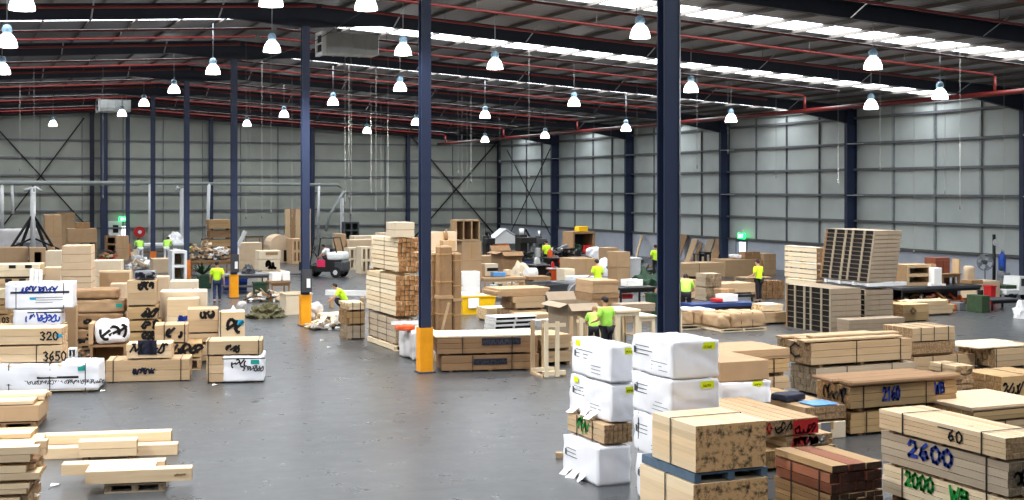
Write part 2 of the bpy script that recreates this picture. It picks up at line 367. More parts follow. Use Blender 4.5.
while x < XW - .2:
    p = MB(); k = len(p.v)
    z0, z1 = roof(x)+.13, roof(x)+.26; t = .012
    prof = [(-.06,z0),(.006,z0),(.006,z1-t),(.06,z1-t),(.06,z1),(-.006,z1),(-.006,z0+t),(-.06,z0+t)]   # Z section
    p.prism([(x+a, b) for a, b in prof], YF, YB)
    st(p.build('purlin', 'purlin')); x += 1.6
# rafters with haunches at the columns and knees
for n in range(1, 9):
    y = NY(n); r = MB()
    for sg, x1 in ((1, XW), (-1, XL)):
        L = abs(x1 - XR)
        prof = [(0, .85), (2.6, .5), (L-4.5, .5), (L, 1.0)]
        for (da, ha), (db, hb) in zip(prof[:-1], prof[1:]):
            xa, xb = XR + sg*da, XR + sg*db
            for w, t0, t1 in ((.01, 0, 1), (.11, 0, .05), (.11, .95, 1)):   # web, top flange, bottom flange
                k = len(r.v)
                for yy in (y-w, y+w):
                    for xx, hh in ((xa, ha), (xb, hb)):
                        tt0 = 0 if t0 == 0 else hh-.03; tt1 = hh if t1 == 1 else .03
                        r.v.append((xx, yy, roof(xx)-tt0)); r.v.append((xx, yy, roof(xx)-tt1))
                for q in ((0,2,3,1),(4,5,7,6),(0,4,6,2),(1,3,7,5),(0,1,5,4),(2,6,7,3)): r.face([k+i for i in q])
    ro = st(r.build('rafter', 'navy_dark'))
    for k, xx in enumerate((-14,-8,-2, 4, 8, 14, 19, 24, 29, 34, 39)):
        if n < 3: continue
        b = MB(); b.beam((xx, y-.1, roof(xx)-.48), (xx, y-1.2, roof(xx)+.02), .05, .01); b.build('fly_brace', 'galv', ro)
# end-wall rafters
for y in (YB-.15, YF+.15):
    r = MB()
    for x1 in (XW, XL):
        k = len(r.v)
        for yy in (y-.1, y+.1):
            for xx in (XR, x1): r.v.append((xx, yy, roof(xx))); r.v.append((xx, yy, roof(xx)-.45))
        for q in ((0,2,3,1),(4,5,7,6),(0,4,6,2),(1,3,7,5),(0,1,5,4),(2,6,7,3)): r.face([k+i for i in q])
    st(r.build('rafter', 'navy_dark'))
# walls. door_1 is a bright doorway in the long wall, door_2 a white one in the end wall
def dpt(px, py, X=None, Y=None):             # point seen at a pixel on the plane X=const or Y=const
    a = (px-512)/F
    yf = X/(a*CS+SN) if X is not None else Y/(CS-a*SN)
    return (yf*(a*CS+SN), yf*(CS-a*SN), CH-(py-YH)*yf/F)
ey = roof(XW)+.3
d1a, d1b = sorted((dpt(738, 250, X=XW)[1], dpt(747, 250, X=XW)[1])); d1h = dpt(742, 242, X=XW)[2]
w = MB()
for y0, y1, z0 in ((YF-.3, d1a, 0), (d1b, YB+.3, 0), (d1a, d1b, d1h)): w.box((XW, y0, z0), (XW+.2, y1, ey))
wr = st(w.build('wall_right', 'wall_sheet_right'))
w = MB(); w.box((XL-.2, YF-.3, 0), (XL, YB+.3, ey)); st(w.build('wall_left', 'wall_sheet_right'))
def gable(name, y0, y1, mat):
    w = MB()
    for xa, xb in ((XL-.2, XR), (XR, XW+.2)):
        k = len(w.v)
        for yy in (y0, y1):
            for xx in (xa, xb): w.v.append((xx, yy, 0)); w.v.append((xx, yy, roof(xx)+.3))
        for q in ((0,2,3,1),(4,5,7,6),(0,4,6,2),(1,3,7,5),(0,1,5,4),(2,6,7,3)): w.face([k+i for i in q])
    return st(w.build(name, mat))
wb = gable('wall_back', YB, YB+.2, 'wall_sheet_back'); gable('wall_front', YF-.2, YF, 'wall_front_dark')
GZ = [1.6 + 1.335*i for i in range(6)]
for i, z in enumerate(GZ):
    m = MB(); m.box((XW-.17, YF, z-.06), (XW, YB-.2, z-.045)); m.box((XW-.17, YF, z-.06), (XW-.155, YB-.2, z+.07)); m.box((XW-.17, YF, z+.055), (XW, YB-.2, z+.07))
    m.build('girt', 'galv_dull' if i in (0,) else 'mid_grey', wr)
    m = MB(); m.box((XL, YB-.17, z-.06), (XW-.2, YB, z+.06)); m.build('girt', 'mid_grey', wb)
z = 9.6
m = MB(); m.box((XW-.2, YF, roof(XW)-.15), (XW, YB-.2, roof(XW)-.02)); m.build('eaves_strut', 'galv', wr)
m = MB(); m.box((XW-.06, NY(4), 0), (XW-.001, d1a-.15, 1.54)); m.box((XW-.06, d1b+.15, 0), (XW-.001, YB-.2, 1.54)); m.build('dado_panel', 'concrete_dado', wr)
for n in range(4, 9):
    for k in (1, 2, 3):
        yy = NY(n) + k*3.0
        wide = .11 if n == 4 else .035
        m = MB(); m.box((XW-.12, yy-wide/2, 1.6), (XW-.005, yy+wide/2, roof(XW)-.2)); m.build('bridging_channel', 'galv' if n == 4 else 'mid_grey', wr)
for xx in [v for v in range(-18, 43, 3) if v > 0]:
    m = MB(); m.box((xx-.02, YB-.1, .4), (xx+.02, YB-.005, roof(xx)-.5)); m.build('bridging_channel', 'mid_grey', wb)
# wall columns
def isec(mb, x, y, w, d, z0, z1, ax='y', t=.025):
    """I-section post, flanges square to ax"""
    if ax == 'y': mb.box((x-w/2,y-d/2,z0),(x+w/2,y-d/2+t,z1)); mb.box((x-w/2,y+d/2-t,z0),(x+w/2,y+d/2,z1)); mb.box((x-t/2,y-d/2+t,z0),(x+t/2,y+d/2-t,z1))
    else: mb.box((x-w/2,y-d/2,z0),(x-w/2+t,y+d/2,z1)); mb.box((x+w/2-t,y-d/2,z0),(x+w/2,y+d/2,z1)); mb.box((x-w/2+t,y-t/2,z0),(x+w/2-t,y+t/2,z1))
    return mb
for n in range(1, 9):
    m = isec(MB(), XW-.33, NY(n), .62, .24, 0, roof(XW)-.1, 'x'); c = st(m.build('wall_column', 'navy_steel'))
    for z in (GZ[2], GZ[4]):
        b = MB(); b.beam((XW-.64, NY(n)-.1, z), (XW-.05, NY(n)-1.0, z), .05, .05); b.build('fly_brace', 'galv', c)
    m = isec(MB(), XL+.33, NY(n), .62, .24, 0, roof(XL)-.1, 'x'); st(m.build('wall_column', 'navy_steel'))
for px, wd, mt in ((92, .3, 'navy_dark'), (104, .5, 'navy_steel'), (211, .3, 'navy_steel'), (312, .3, 'navy_steel'), (408, .3, 'navy_steel'), (500, .45, 'navy_dark')):
    p = dpt(px, 200, Y=YB-.35); m = isec(MB(), p[0], p[1], wd, .3, 0, roof(p[0])-.2, 'y'); st(m.build('end_wall_column', mt))
for a, b in ((((-6, 125), (92, 232))), ((84, 118), (-6, 238)), ((412, 137), (499, 240)), ((499, 140), (412, 240))):
    P, Q = dpt(*a, Y=YB-.22), dpt(*b, Y=YB-.22); m = MB(); m.beam(P, Q, .1, .1); st(m.build('wall_brace', 'black_steel'))
for a, b in (((553, 143), (507, 240)), ((507, 150), (553, 240))):
    P, Q = dpt(*a, X=XW-.3), dpt(*b, X=XW-.3); m = MB(); m.beam(P, Q, .06, .06); st(m.build('wall_brace', 'black_steel'))
# doors
m = MB(); t = .12
m.box((XW-.1, d1a-t, 0), (XW+.05, d1a, d1h+t)); m.box((XW-.1, d1b, 0), (XW+.05, d1b+t, d1h+t)); m.box((XW-.1, d1a, d1h), (XW+.05, d1b, d1h+t))
do = st(m.build('door_1', 'mid_grey')); m = MB(); m.box((XW+.1, d1a, 0), (XW+.14, d1b, d1h)); m.build('glow_panel', 'day_door', do)  # glowing panel stands in for daylight through the open doorway
P = dpt(117.5, 250, Y=YB); Q = dpt(127, 250, Y=YB); zt = dpt(118, 226, Y=YB)[2]
m = MB(); m.box((P[0]-.1, YB-.08, 0), (P[0], YB, zt+.1)); m.box((Q[0], YB-.08, 0), (Q[0]+.1, YB, zt+.1)); m.box((P[0], YB-.08, zt), (Q[0], YB, zt+.1))
do = st(m.build('door_2', 'mid_grey')); m = MB(); m.box((P[0], YB-.05, 0), (Q[0], YB, zt)); m.build('glow_panel', 'sign_white', do)  # white door leaf given a glow of its own

# ---------------------------------------------------------------- column row down the ridge
GUARD = {3: ('guard_yellow', 1.13), 4: ('guard_yellow', 1.05), 5: ('guard_yellow', 1.0), 6: ('guard_orange', 1.0), 7: ('guard_orange', .9), 8: ('guard_orange', .9)}
for n in range(1, 9):
    y = NY(n); m = isec(MB(), XR, y, .25, .25, 0, roof(XR)-.8, 'y', .03)
    c = m.build('steel_column', 'navy_steel'); c['kind'] = 'structure'
    m = MB(); m.cbox((XR-.22, y-.22, 0), (XR+.22, y+.22, .03)); m.build('base_plate', 'navy_steel', c)
    if n == 2:
        m = MB(); m.box((XR+.126, y-.12, 0), (XR+.16, y-.04, 9.5)); m.build('conduit', 'navy_dark', c)
        m = MB(); m.tube([(XR+.172, y-.12, 0), (XR+.172, y-.12, 9.5)], .014); m.build('cable', 'galv', c)
    if n in GUARD:
        mt, h = GUARD[n]; m = MB(); m.box((XR-.16, y-.16, .03), (XR+.16, y-.14, h)); m.box((XR-.17, y-.15, .03), (XR-.15, y+.15, h)); m.box((XR+.15, y-.15, .03), (XR+.17, y+.15, h)); m.box((XR-.17, y+.15, .03), (XR+.17, y+.17, h))
        m.build('column_guard', mt, c)
        if n in (4, 5):
            m = MB(); m.box((XR-.16, y-.26, h+.1), (XR+.16, y-.142, h+.85)); m.build('cable_box', 'dark_grey', c)
            m = MB(); m.box((XR-.02, y-.3, h+.25), (XR+.1, y-.262, h+.55)); m.build('paper_tag', 'paper_white', c)

# ---------------------------------------------------------------- overhead services
HANG = None
for n in range(2, 9):
    for j, off in enumerate((4.6, 7.3, 10.2)):
        for sg, x1 in ((1, 36.5), (-1, XL+2)):
            y = NY(n) + off
            if y > YB-1 or y < 2: continue
            xs = XR + sg*.1; m = MB(); m.tube([(xs, y, roof(xs)-.34), (x1, y, roof(x1)-.34)], .045)
            OR_ = ('first', 'second', 'third', 'fourth', 'fifth', 'sixth', 'seventh')
            lab = OR_[j] + ' red sprinkler pipe ' + ('before the first visible navy beam' if n == 2 else 'past the %s visible navy beam' % OR_[n-3]) + (', long wall side' if sg == 1 else ', beyond the column row')
            o = m.build('sprinkler_pipe', 'pipe_red', None, None, lab, 'pipe', 'red sprinkler range pipes under the roof')
            for k in range(1, 6):
                xx = xs + (x1-xs)*k/6
                if HANG is None:
                    HANG = MB().tube([(0, 0, -.33), (0, 0, .02)], .012, seg=5).build('pipe_hanger', 'galv_dull', o)
                    hh = HANG
                else: hh = HANG.copy(); COL.objects.link(hh); hh.parent = o
                hh.location = (xx, y, roof(xx))
m = MB(); m.tube([(36.6, 14, roof(36.6)-1.05), (36.6, YB-3, roof(36.6)-1.05)], .1, seg=12)
o = m.build('sprinkler_main', 'pipe_red', None, None, 'thick red sprinkler main running along the hall near the long grey wall', 'pipe')
for n in range(2, 9):
    y = NY(n)+7.3; h = MB(); h.tube([(36.6, y, roof(36.6)-1.0), (36.6, y, roof(36.6)-.39)], .06); h.build('riser', 'pipe_red', o)
# silver ducts
def duct(label, px0, px1, py0, py1, yf, D):
    P = GD(px0, yf); z0 = CH-(py1-YH)*yf/F; z1 = CH-(py0-YH)*yf/F; t = tpx(P, (1, 0), px1); H = z1-z0
    r = root('roof_duct', label, 'duct', (P[0], P[1], z0), 0)
    m = MB(); m.cbox((.15, 0, 0), (t, D, H), .02)
    for k in range(1, 4): m.cbox((.15+(t-.15)*k/4-.03, -.02, -.02), (.15+(t-.15)*k/4+.03, D+.02, H+.02), .01)
    m.build('duct_body', 'duct_silver', r)
    m = MB(); fr = .07
    for a, b in (((0,-.05,-.05),(.15,D+.05,fr)), ((0,-.05,H-fr),(.15,D+.05,H+.05)), ((0,-.05,fr),(.15,fr,H-fr)), ((0,D-fr,fr),(.15,D+.05,H-fr)), ((0,fr,H/2-.03),(.15,D-fr,H/2+.03))): m.box(a, b)
    m.build('intake_frame', 'white_steel', r)
    m = MB(); m.box((.06, .06, .06), (.14, D-.06, H-.06)); m.build('intake_shade', 'dark_void', r)  # dark block stands for the shade inside the open duct end
    m = MB(); zr = roof(P[0])-z0
    for k in (.3, .9): m.tube([(t*k, D/2, H), (t*k, D/2, zr+.1)], .015, seg=5)
    m.build('hanger_rod', 'galv', r)
duct('silver roof duct with a white framed dark intake, hanging near the big navy beam', 322, 379, 32, 53, 47, .9)
duct('smaller silver roof duct far off near the end wall', 98, 131, 99, 111, 84, 1.6)
# bell lamps: (column, row of the rim, diameter in px)
LAMPS = [(7,47,15,'hanging near the first dark beam over the stacked timber'),(2,74,11,'half out of view over the far timber'),(213,74,12,'hanging just before the second column from the forklift'),
 (174,93,10,'in front of the silver roof duct by the end wall'),(144,106,8,'just beside the small silver duct'),(122,116,8,'close under the end of the small silver duct'),(53,126,10,'lowest over the braced corner of the end wall'),
 (272,52,17,'beside the column nearest the brush heap'),(366,10,22,'cut by the top of the view, over the silver duct'),(22,10,20,'cut by the top of the view, over the white wrapped packs'),(271,6,18,'cut by the top of the view, above the beam'),
 (247,126,9,'right beside the column behind the walking person'),(284,117,11,'just before the column that stands by the forklift'),(333,105,12,'just past the column that stands by the forklift'),
 (400,91,14,'just before the column with the yellow guard'),(495,69,14,'first one past the column with the yellow guard'),(367,133,7,'tiny one between the two blue columns'),(416,125,8,'half hidden by the column with the yellow guard'),
 (485,118,10,'upper of two in line over the black machinery'),(485,142,9,'lower of two in line over the black machinery'),(574,106,11,'in front of the long skylight strip, over the black machinery'),(545,138,11,'over the corner of the two walls'),
 (626,131,12,'close before the thick blue column, low'),(640,38,20,'large one beside the thick blue column, high'),(691,92,15,'just past the thick blue column, under the skylight'),(731,122,13,'in front of the wall column by the bright doorway'),
 (873,69,21,'large one over the leaning steel joist stack'),(871,109,14,'at the red sprinkler main, by the long wall'),(403,55,12,'high, near the silver roof duct'),(940,99,12,'next to the eaves of the long wall')]
LP = []
def lamp_proto():
    r = root('high_bay_lamp', '', 'lamp', (0,0,0))
    m = MB(); m.lathe([(.27,0),(.275,.02),(.26,.12),(.215,.24),(.14,.34),(.09,.37)], seg=20); m.lathe([(.26,.005),(.25,.12),(.2,.235),(.13,.33),(.085,.36)], seg=20); m.build('reflector', 'lamp_glow', r, fix=False)
    m = MB(); m.lathe([(.0,.365),(.09,.365),(.125,.4),(.135,.46),(.12,.54),(.07,.6),(.0,.61)], seg=16); m.build('ballast_housing', 'print_blue_pale', r)
    m = MB(); m.lathe([(0,.1),(.06,.12),(.075,.18),(.05,.26),(.03,.33)], seg=12); m.build('bulb', 'bulb', r)
    m = MB(); m.tube([(0,0,.6),(0,0,1.9)], .012, seg=6); m.build('hanger_rod', 'galv', r)
    return r
plain('print_blue_pale', (150,184,206), .4)
proto = lamp_proto()
for i, (px, py, d, wh) in enumerate(LAMPS):
    # follow the sight line down to the plane the lamps hang in (1.85 m under the roof)
    yf = 30.0
    for _ in range(30):
        x, y = GD(px, yf); z = roof(x)-1.85; yf = F*(z-CH)/(YH-py)
    if yf > 100 or y > YB-1: yf = 90.0; x, y = GD(px, yf); z = CH+(YH-py)*yf/F
    LP.append((x, y, z))
    o = proto if i == 0 else dup(proto)
    o.location = (x, y, z); o['label'] = 'added unseen bell lamp ' + wh; o['group'] = 'bell lamps under the roof'
    if i in (0, 3, 7, 9, 14, 15, 19, 21, 23, 24, 26, 27):
        l = bpy.data.lights.new('lamp_light', 'SPOT'); l.energy = 1000; l.spot_size = math.radians(140); l.spot_blend = .6; l.shadow_soft_size = .12; l.color = (1, .99, .97)
        lo = bpy.data.objects.new('lamp_light', l); COL.objects.link(lo); lo.location = (0, 0, .05); lo.parent = o
for x, y, wh in ((3, 19, 'high over the empty floor behind the viewpoint, second row'), (-4.5, 19, 'high over the empty floor behind the viewpoint, beyond the column row'), (18, 18, 'high over the nearest timber piles, out of the view')):  # lamps added out of view to light the white packs
    o = dup(proto, (x, y, roof(x)-1.85), None, 'added unseen bell lamp ' + wh, 'bell lamps under the roof')
    l = bpy.data.lights.new('lamp_light', 'SPOT'); l.energy = 2100; l.spot_size = math.radians(150); l.spot_blend = .6; l.shadow_soft_size = .15; l.color = (1, .99, .97)
    lo = bpy.data.objects.new('lamp_light', l); COL.objects.link(lo); lo.location = (0, 0, .05); lo.parent = o
# thin power drops
DROPS = [(103,195),(34,188),(20,168),(246,215),(250,190),(262,215),(271,210),(292,215),(345,200),(349,196),(351,212),(371,190),(376,208),(381,190),(388,205),(458,170),(462,190),(467,200),(471,180),(500,160),(611,200),(529,175),(594,190),(637,170),(697,165),(728,150),(880,165),(914,250),(960,205),(1004,250),(945,190),(776,175),(838,180)]
for px, py in DROPS:
    yf = R.uniform(52, 78) if px < 800 else R.uniform(44, 58)
    x, y = GD(px, yf); z = CH-(py-YH)*yf/F
    m = MB(); m.tube([(0,0,-.16),(0,0,-.01),(0,0,0),(0,0,roof(x)+.27-z)], [.025,.025,.007,.007], seg=6)
    m.build('power_drop', 'cable', None, None, 'thin pale power cable dropping from the roof over the workbenches', 'cable', 'power cables dropping from the roof').location = (x, y, z)
# one sagging cable near the silver duct
P = GD(392, 40); Q = GD(250, 47); m = MB()
m.tube([(P[0], P[1], roof(P[0])-.1), ((P[0]+Q[0])/2, (P[1]+Q[1])/2, 9.6), (Q[0], Q[1], 9.15)], .015, seg=5); m.build('catenary_cable', 'cable_dark', None, None, 'thin dark cable sagging past the silver roof duct', 'cable')

# dust extraction pipe along the end wall
yy = YB-4; P = dpt(-20, 183, Y=yy); Q = dpt(338, 186, Y=yy); z = P[2]
m = MB(); m.tube([(P[0], yy, z), (dpt(140, 183, Y=yy)[0], yy, z)], .17, seg=12); m.tube([(dpt(140, 183, Y=yy)[0], yy, z), (Q[0], yy, z-.1), (dpt(344, 190, Y=yy)[0], yy, z-.6), (dpt(330, 225, Y=yy-.5)[0], yy-.3, 2.5), (dpt(324, 236, Y=yy)[0], yy-.4, 1.3)], .12, seg=10)
o = m.build('extraction_pipe', 'pipe_grey', None, None, 'long grey dust extraction pipe running level along the end wall', 'pipe')
for a, b, r_ in (((2, 184), (2, 232), .13), ((12, 184), (13, 214), .1), ((150, 186), (150, 240), .12), ((209, 186), (207, 240), .13), ((319, 188), (318, 240), .1)):
    A, B_ = dpt(*a, Y=yy), dpt(*b, Y=yy); h = MB(); h.tube([(A[0], yy, z), (B_[0], yy, 0 if a[0] in (150, 209) else max(.1, B_[2]))], r_); h.build('drop_pipe', 'pipe_white', o)
P = dpt(186, 236, Y=yy-3); A = dpt(178, 187, Y=yy-3)
m = MB(); m.tube([(A[0]-.1, yy-3, A[2]-.3), (A[0], yy-3, A[2]), (A[0]+.25, yy-3, A[2]-.1), (P[0]-.3, yy-3, 1.0), (P[0], yy-3, 0)], .14); m.build('flexible_duct', 'pipe_white', None, None, 'bent white duct standing by the rear blue columns', 'duct')
P = dpt(338, 250, Y=yy-5); A = dpt(342, 198, Y=yy-5); m = MB(); m.tube([(A[0], yy-5, 0), (A[0], yy-5, A[2])], .14); m.lathe([(.24,0),(.24,.06),(.14,.1)], (A[0], yy-5, 0)); m.build('standing_pipe', 'pipe_white', None, None, 'white upright pipe standing behind the forklift', 'pipe')
# exit signs, hose reel, wall boards
def exit_sign(label, p, face):
    r = root('exit_sign', label, 'sign', p, face)
    m = MB(); m.cbox((-.4, -.08, -.18), (.4, .0, .18), .06); m.build('housing', 'exit_green', r)
    m = MB(); ribbons(m, strokes('EXIT', .48, .18), lambda a, b: (-.24+a, -.086, -.09+b), .03); m.build('lettering', 'sign_white', r, fix=False)
    m = MB(); m.tube([(0,-.02,.17),(0,.06,.4)], .02); m.build('bracket', 'galv', r)
p = dpt(742, 236, X=XW-.25); exit_sign('green lit exit sign over the bright doorway in the long wall', p, -math.pi/2)
p = dpt(124, 219, Y=YB-.4); exit_sign('green lit exit sign over the white door in the end wall', (p[0], p[1], p[2]), 0)
p = dpt(139.5, 232, Y=YB-.51); r = root('fire_hose_reel', 'round red fire hose reel on the end wall by the white door', 'hose reel', (p[0], p[1], p[2]))
m = MB(); m.tube([(0,-.16,0),(0,.16,0)], .42, seg=24); m.build('reel_drum', 'red_paint', r); m = MB(); m.tube([(0,-.2,0),(0,-.165,0)], .14, seg=16); m.build('hub', 'white_steel', r); m = MB(); m.box((-.06,.16,-.06),(.06,.5,.06)); m.build('wall_bracket', 'galv', r)
p = dpt(112, 229, Y=YB-.3); r = root('notice_board', 'white notice board with dark print beside the white door', 'board', (dpt(108, 229, Y=YB)[0], YB-.09, p[2]-.5))
m = MB(); m.cbox((0,0,0),(1.0,.05,1.1)); m.build('panel', 'paper_white', r); m = MB(); m.quad((.35,-.01,.2),(.75,-.01,.2),(.75,-.01,.8),(.35,-.01,.8)); m.build('print', 'paint_black', r, fix=False)

# ---------------------------------------------------------------- camera, light, view
cam = bpy.data.cameras.new('camera'); co = bpy.data.objects.new('camera', cam); COL.objects.link(co)
co.location = (0, 0, CH); co.rotation_euler = (math.pi/2, 0, -YAW); cam.sensor_width = 36; cam.lens = F*36/1024; cam.shift_y = (YH-250)/1024; cam.clip_end = 400; cam.clip_start = .1
scn.camera = co
w = bpy.data.worlds.new('world'); scn.world = w; w.use_nodes = True; bg = w.node_tree.nodes['Background']; bg.inputs[0].default_value = (.8, .9, 1, 1); bg.inputs[1].default_value = 1.0
MAT['skylight'].node_tree.nodes['Principled BSDF'].inputs['Emission Strength'].default_value = 8.0
vs = scn.view_settings; vs.view_transform = 'Standard'; vs.look = 'None'; vs.gamma = 1; vs.use_curve_mapping = False; vs.exposure = 0.2
scn.cycles.use_denoising = True; scn.cycles.max_bounces = 6; scn.cycles.diffuse_bounces = 4; scn.cycles.sample_clamp_indirect = 8; scn.cycles.caustics_reflective = False; scn.cycles.caustics_refractive = False
# ================================================================ builders for the goods
def strap_loop(W, D, H, pos, axis, w=.02, t=.006, off=.01):
    """a band round the pack at pos along its axis"""
    m = MB(); o = off; A = D if axis == 'x' else W; a, b = pos-w/2, pos+w/2
    path_o = [(-o-t,0),(-o-t,H+o+t),(A+o+t,H+o+t),(A+o+t,0)]; path_i = [(-o,0),(-o,H+o),(A+o,H+o),(A+o,0)]
    for q in (a, b):
        for (p, z) in path_o + path_i: m.v.append((q, p, z) if axis == 'x' else (p, q, z))
    for k in range(3):
        m.face([k,k+1,k+9,k+8]); m.face([4+k,12+k,13+k,5+k]); m.face([k,4+k,5+k,k+1]); m.face([8+k,9+k,13+k,12+k])
    m.face([0,8,12,4]); m.face([3,7,15,11])
    return m
def boards(mb, W, D, H, z0, axis, nz, nc, jit=.004, endj=.012, rnd=R, drop=0.0, m=0, gp=.09):
    """rows of boards; only the outer ones, each one a box of its own"""
    L = W if axis == 'x' else D; A = D if axis == 'x' else W
    t, w = (H-z0)/nz, A/nc
    for i in range(nz):
        for j in range(nc):
            if 0 < i < nz-1 and 0 < j < nc-1 and rnd.random() > 1: continue
            if i == nz-1 and rnd.random() < drop: continue
            e0, e1 = rnd.uniform(0, endj), rnd.uniform(0, endj); g = min(.03 if gp > .1 else .008, t*gp); k = rnd.uniform(0, jit)
            lo, hi = j*w + (k if j == 0 else g), (j+1)*w - (rnd.uniform(0, jit) if j == nc-1 else g)
            za, zb = z0+i*t+g*.5, z0+(i+1)*t-g*.5
            if axis == 'x': mb.box((e0, lo, za), (L-e1, hi, zb), m)
            else: mb.box((lo, e0, za), (hi, L-e1, zb), m)
def pack(pl, label, wood='pine', axis='x', nz=5, nc=6, straps=(.2,.8), ms=(), group=None, name='timber_pack', cat='timber pack', bear=.06, strap='strap_black', endj=.02, drop=0.0, cover=None, gp=.09):
    """strapped bundle of sawn boards on bearers"""
    r = rootp(name, label, cat, pl, group); W, D, H = pl['W'], pl['D'], pl['H']; bear = min(bear, H*.25)
    m = MB(); boards(m, W, D, H, bear, axis, nz, nc, endj=endj, drop=drop, gp=gp); m.build('boards', 'wood_%s_%s' % (wood, axis), r)
    if bear > .01:
        for f in (.12, .88) if (W if axis == 'x' else D) < 2.4 else (.1, .5, .9):
            m = MB()
            if axis == 'x': m.box((W*f-.045, .02, 0), (W*f+.045, D-.02, bear))
            else: m.box((.02, D*f-.045, 0), (W-.02, D*f+.045, bear))
            m.build('bearer', 'wood_brown_' + ('y' if axis == 'x' else 'x'), r)
    for f in straps:
        m = strap_loop(W, D, H, f*(W if axis == 'x' else D), axis); m.build('strap', strap, r)
    if cover:
        m = MB(); m.cbox((-.03,-.03,H+.005), (W+.03,D+.03,H+.03), .008); m.build('cover_sheet', cover, r)
    marks(r, pl, ms, .014)
    return r
def soft(W, D, H, seed, r=.05, bulge=.03, cuts=9, amp=.02):
    """a wrapped pack: rounded box, faces a little slack and creased"""
    bm = bmesh.new(); bmesh.ops.create_cube(bm, size=2)
    bmesh.ops.subdivide_edges(bm, edges=list(bm.edges), cuts=cuts, use_grid_fill=True)
    h = Vector((W/2, D/2, H/2)); r = min(r, min(h)*.6); s = Vector((seed*3.7, seed*1.3, seed*.7))
    for v in bm.verts:
        u = v.co.copy(); p = Vector((u.x*h.x, u.y*h.y, u.z*h.z))
        q = Vector([max(-(h[i]-r), min(h[i]-r, p[i])) for i in range(3)]); d = p-q
        if d.length > 1e-6: p = q + d.normalized()*r
        n = d.normalized() if d.length > 1e-6 else Vector((0,0,0))
        f = (1-u.x**2 if abs(u.x) < .999 else 1)*(1-u.y**2 if abs(u.y) < .999 else 1)*(1-u.z**2 if abs(u.z) < .999 else 1)
        q1 = p.x*1.1 + p.y*1.3 + p.z*1.9 + seed; fold = max(0, math.sin(q1*5.2 + 2*noise.noise(p*2+s)))**4
        p += n*(bulge*f*.5 + amp*.9*noise.noise(p*3.2+s)*(1 if f > .01 else .12) + amp*.5*noise.noise(p*8+s) - amp*.6*fold*(1 if f > .01 else .1))
        v.co = p + h
        if v.co.z < 0: v.co.z = 0
    return bm
def wrapped(pl, label, mat='wrap_white', ms=(), group=None, name='wrapped_pack', cat='wrapped pack', seed=1, bands=(), flap=False, amp=.018, r=.022, bulge=.012, skirt=0):
    rt = rootp(name, label, cat, pl, group); W, D, H = pl['W'], pl['D'], pl['H']
    m = MB(); m.bm(soft(W, D, H, seed, r, bulge, 12, amp), 0, True); m.build('wrap', mat, rt)
    for f, ax in bands: strap_loop(W, D, H, f*(W if ax == 'x' else D), ax, .02, .005, -.004).build('strap', 'strap_black', rt)
    if flap:
        rn = random.Random(seed)
        for k in range(3):
            m = MB(); a = D*(.3+.22*k); m.quad((-.01, a, .1), (-.01, a+.2, .1), (-.09-rn.random()*.12, a+.16, -.0), (-.05-rn.random()*.12, a+.02, -.0))
            m.build('torn_flap', mat, rt, fix=False)
    marks(rt, pl, ms, .012)
    return rt
def carton(pl, label, mat='kraft', name='carton', cat='carton', ms=(), group=None, tape=True, opened=False, tapemat='tape', lids=0):
    rt = rootp(name, label, cat, pl, group); W, D, H = pl['W'], pl['D'], pl['H']
    if opened:
        m = MB(); t = .012
        for a, b in (((0,0,0),(W,t,H)), ((0,D-t,0),(W,D,H)), ((0,t,0),(t,D-t,H)), ((W-t,t,0),(W,D-t,H)), ((t,t,.002),(W-t,D-t,.015))): m.box(a, b)
        m.build('body', mat, rt)
        fl = min(D*.45, .35)
        for nm_, q in (('flap', ((0,0,H),(W,0,H),(W,-fl*.75,H-fl*.55),(0,-fl*.75,H-fl*.55))), ('flap', ((0,D,H),(W,D,H),(W,D+fl*.6,H+fl*.7),(0,D+fl*.6,H+fl*.7))), ('flap', ((0,0,H),(0,D,H),(-fl*.8,D,H-fl*.3),(-fl*.8,0,H-fl*.3)))):
            m = MB(); m.quad(*q); m.build(nm_, mat, rt, fix=False)
    else:
        m = MB(); m.cbox((0,0,0), (W,D,H), min(.012, H*.1)); m.build('body', mat, rt)
        for k in range(lids):
            z = H*(k+1)/(lids+1); m = MB(); m.box((-.004,-.004,z-.008), (W+.004,D+.004,z+.008)); m.build('seam', 'kraft_brown', rt)
        if tape:
            w = min(.06, W*.1); m = MB(); m.box((W/2-w/2,-.004,H*.55), (W/2+w/2,-.0005,H+.003)); m.box((W/2-w/2,-.0005,H), (W/2+w/2,D,H+.003)); m.build('tape', tapemat, rt)
    marks(rt, pl, ms, .01)
    return rt
def boxstack(st, xe, x1, tops, D, label, mat='kraft_pale', group=None, **kw):
    for i, yt in enumerate(tops):
        carton(st.layer(xe + R.uniform(-.4,.4), x1 + R.uniform(-.4,.4), yt, D, dy=R.uniform(-.01,.01), gap=.004), label[i], mat, group=group, **kw)
def sheets(pl, label, mat='kraft', n=6, jit=.04, name='sheet_stack', cat='sheet stack', group=None, rough=True):
    rt = rootp(name, label, cat, pl, group); W, D, H = pl['W'], pl['D'], pl['H']; t = H/n
    m = MB()
    for i in range(n):
        a, b, c, d = [R.uniform(0, jit) for _ in range(4)]; m.box((a, b, i*t), (W-c, D-d, (i+1)*t-.003))
    m.build('sheets', mat, rt); return rt
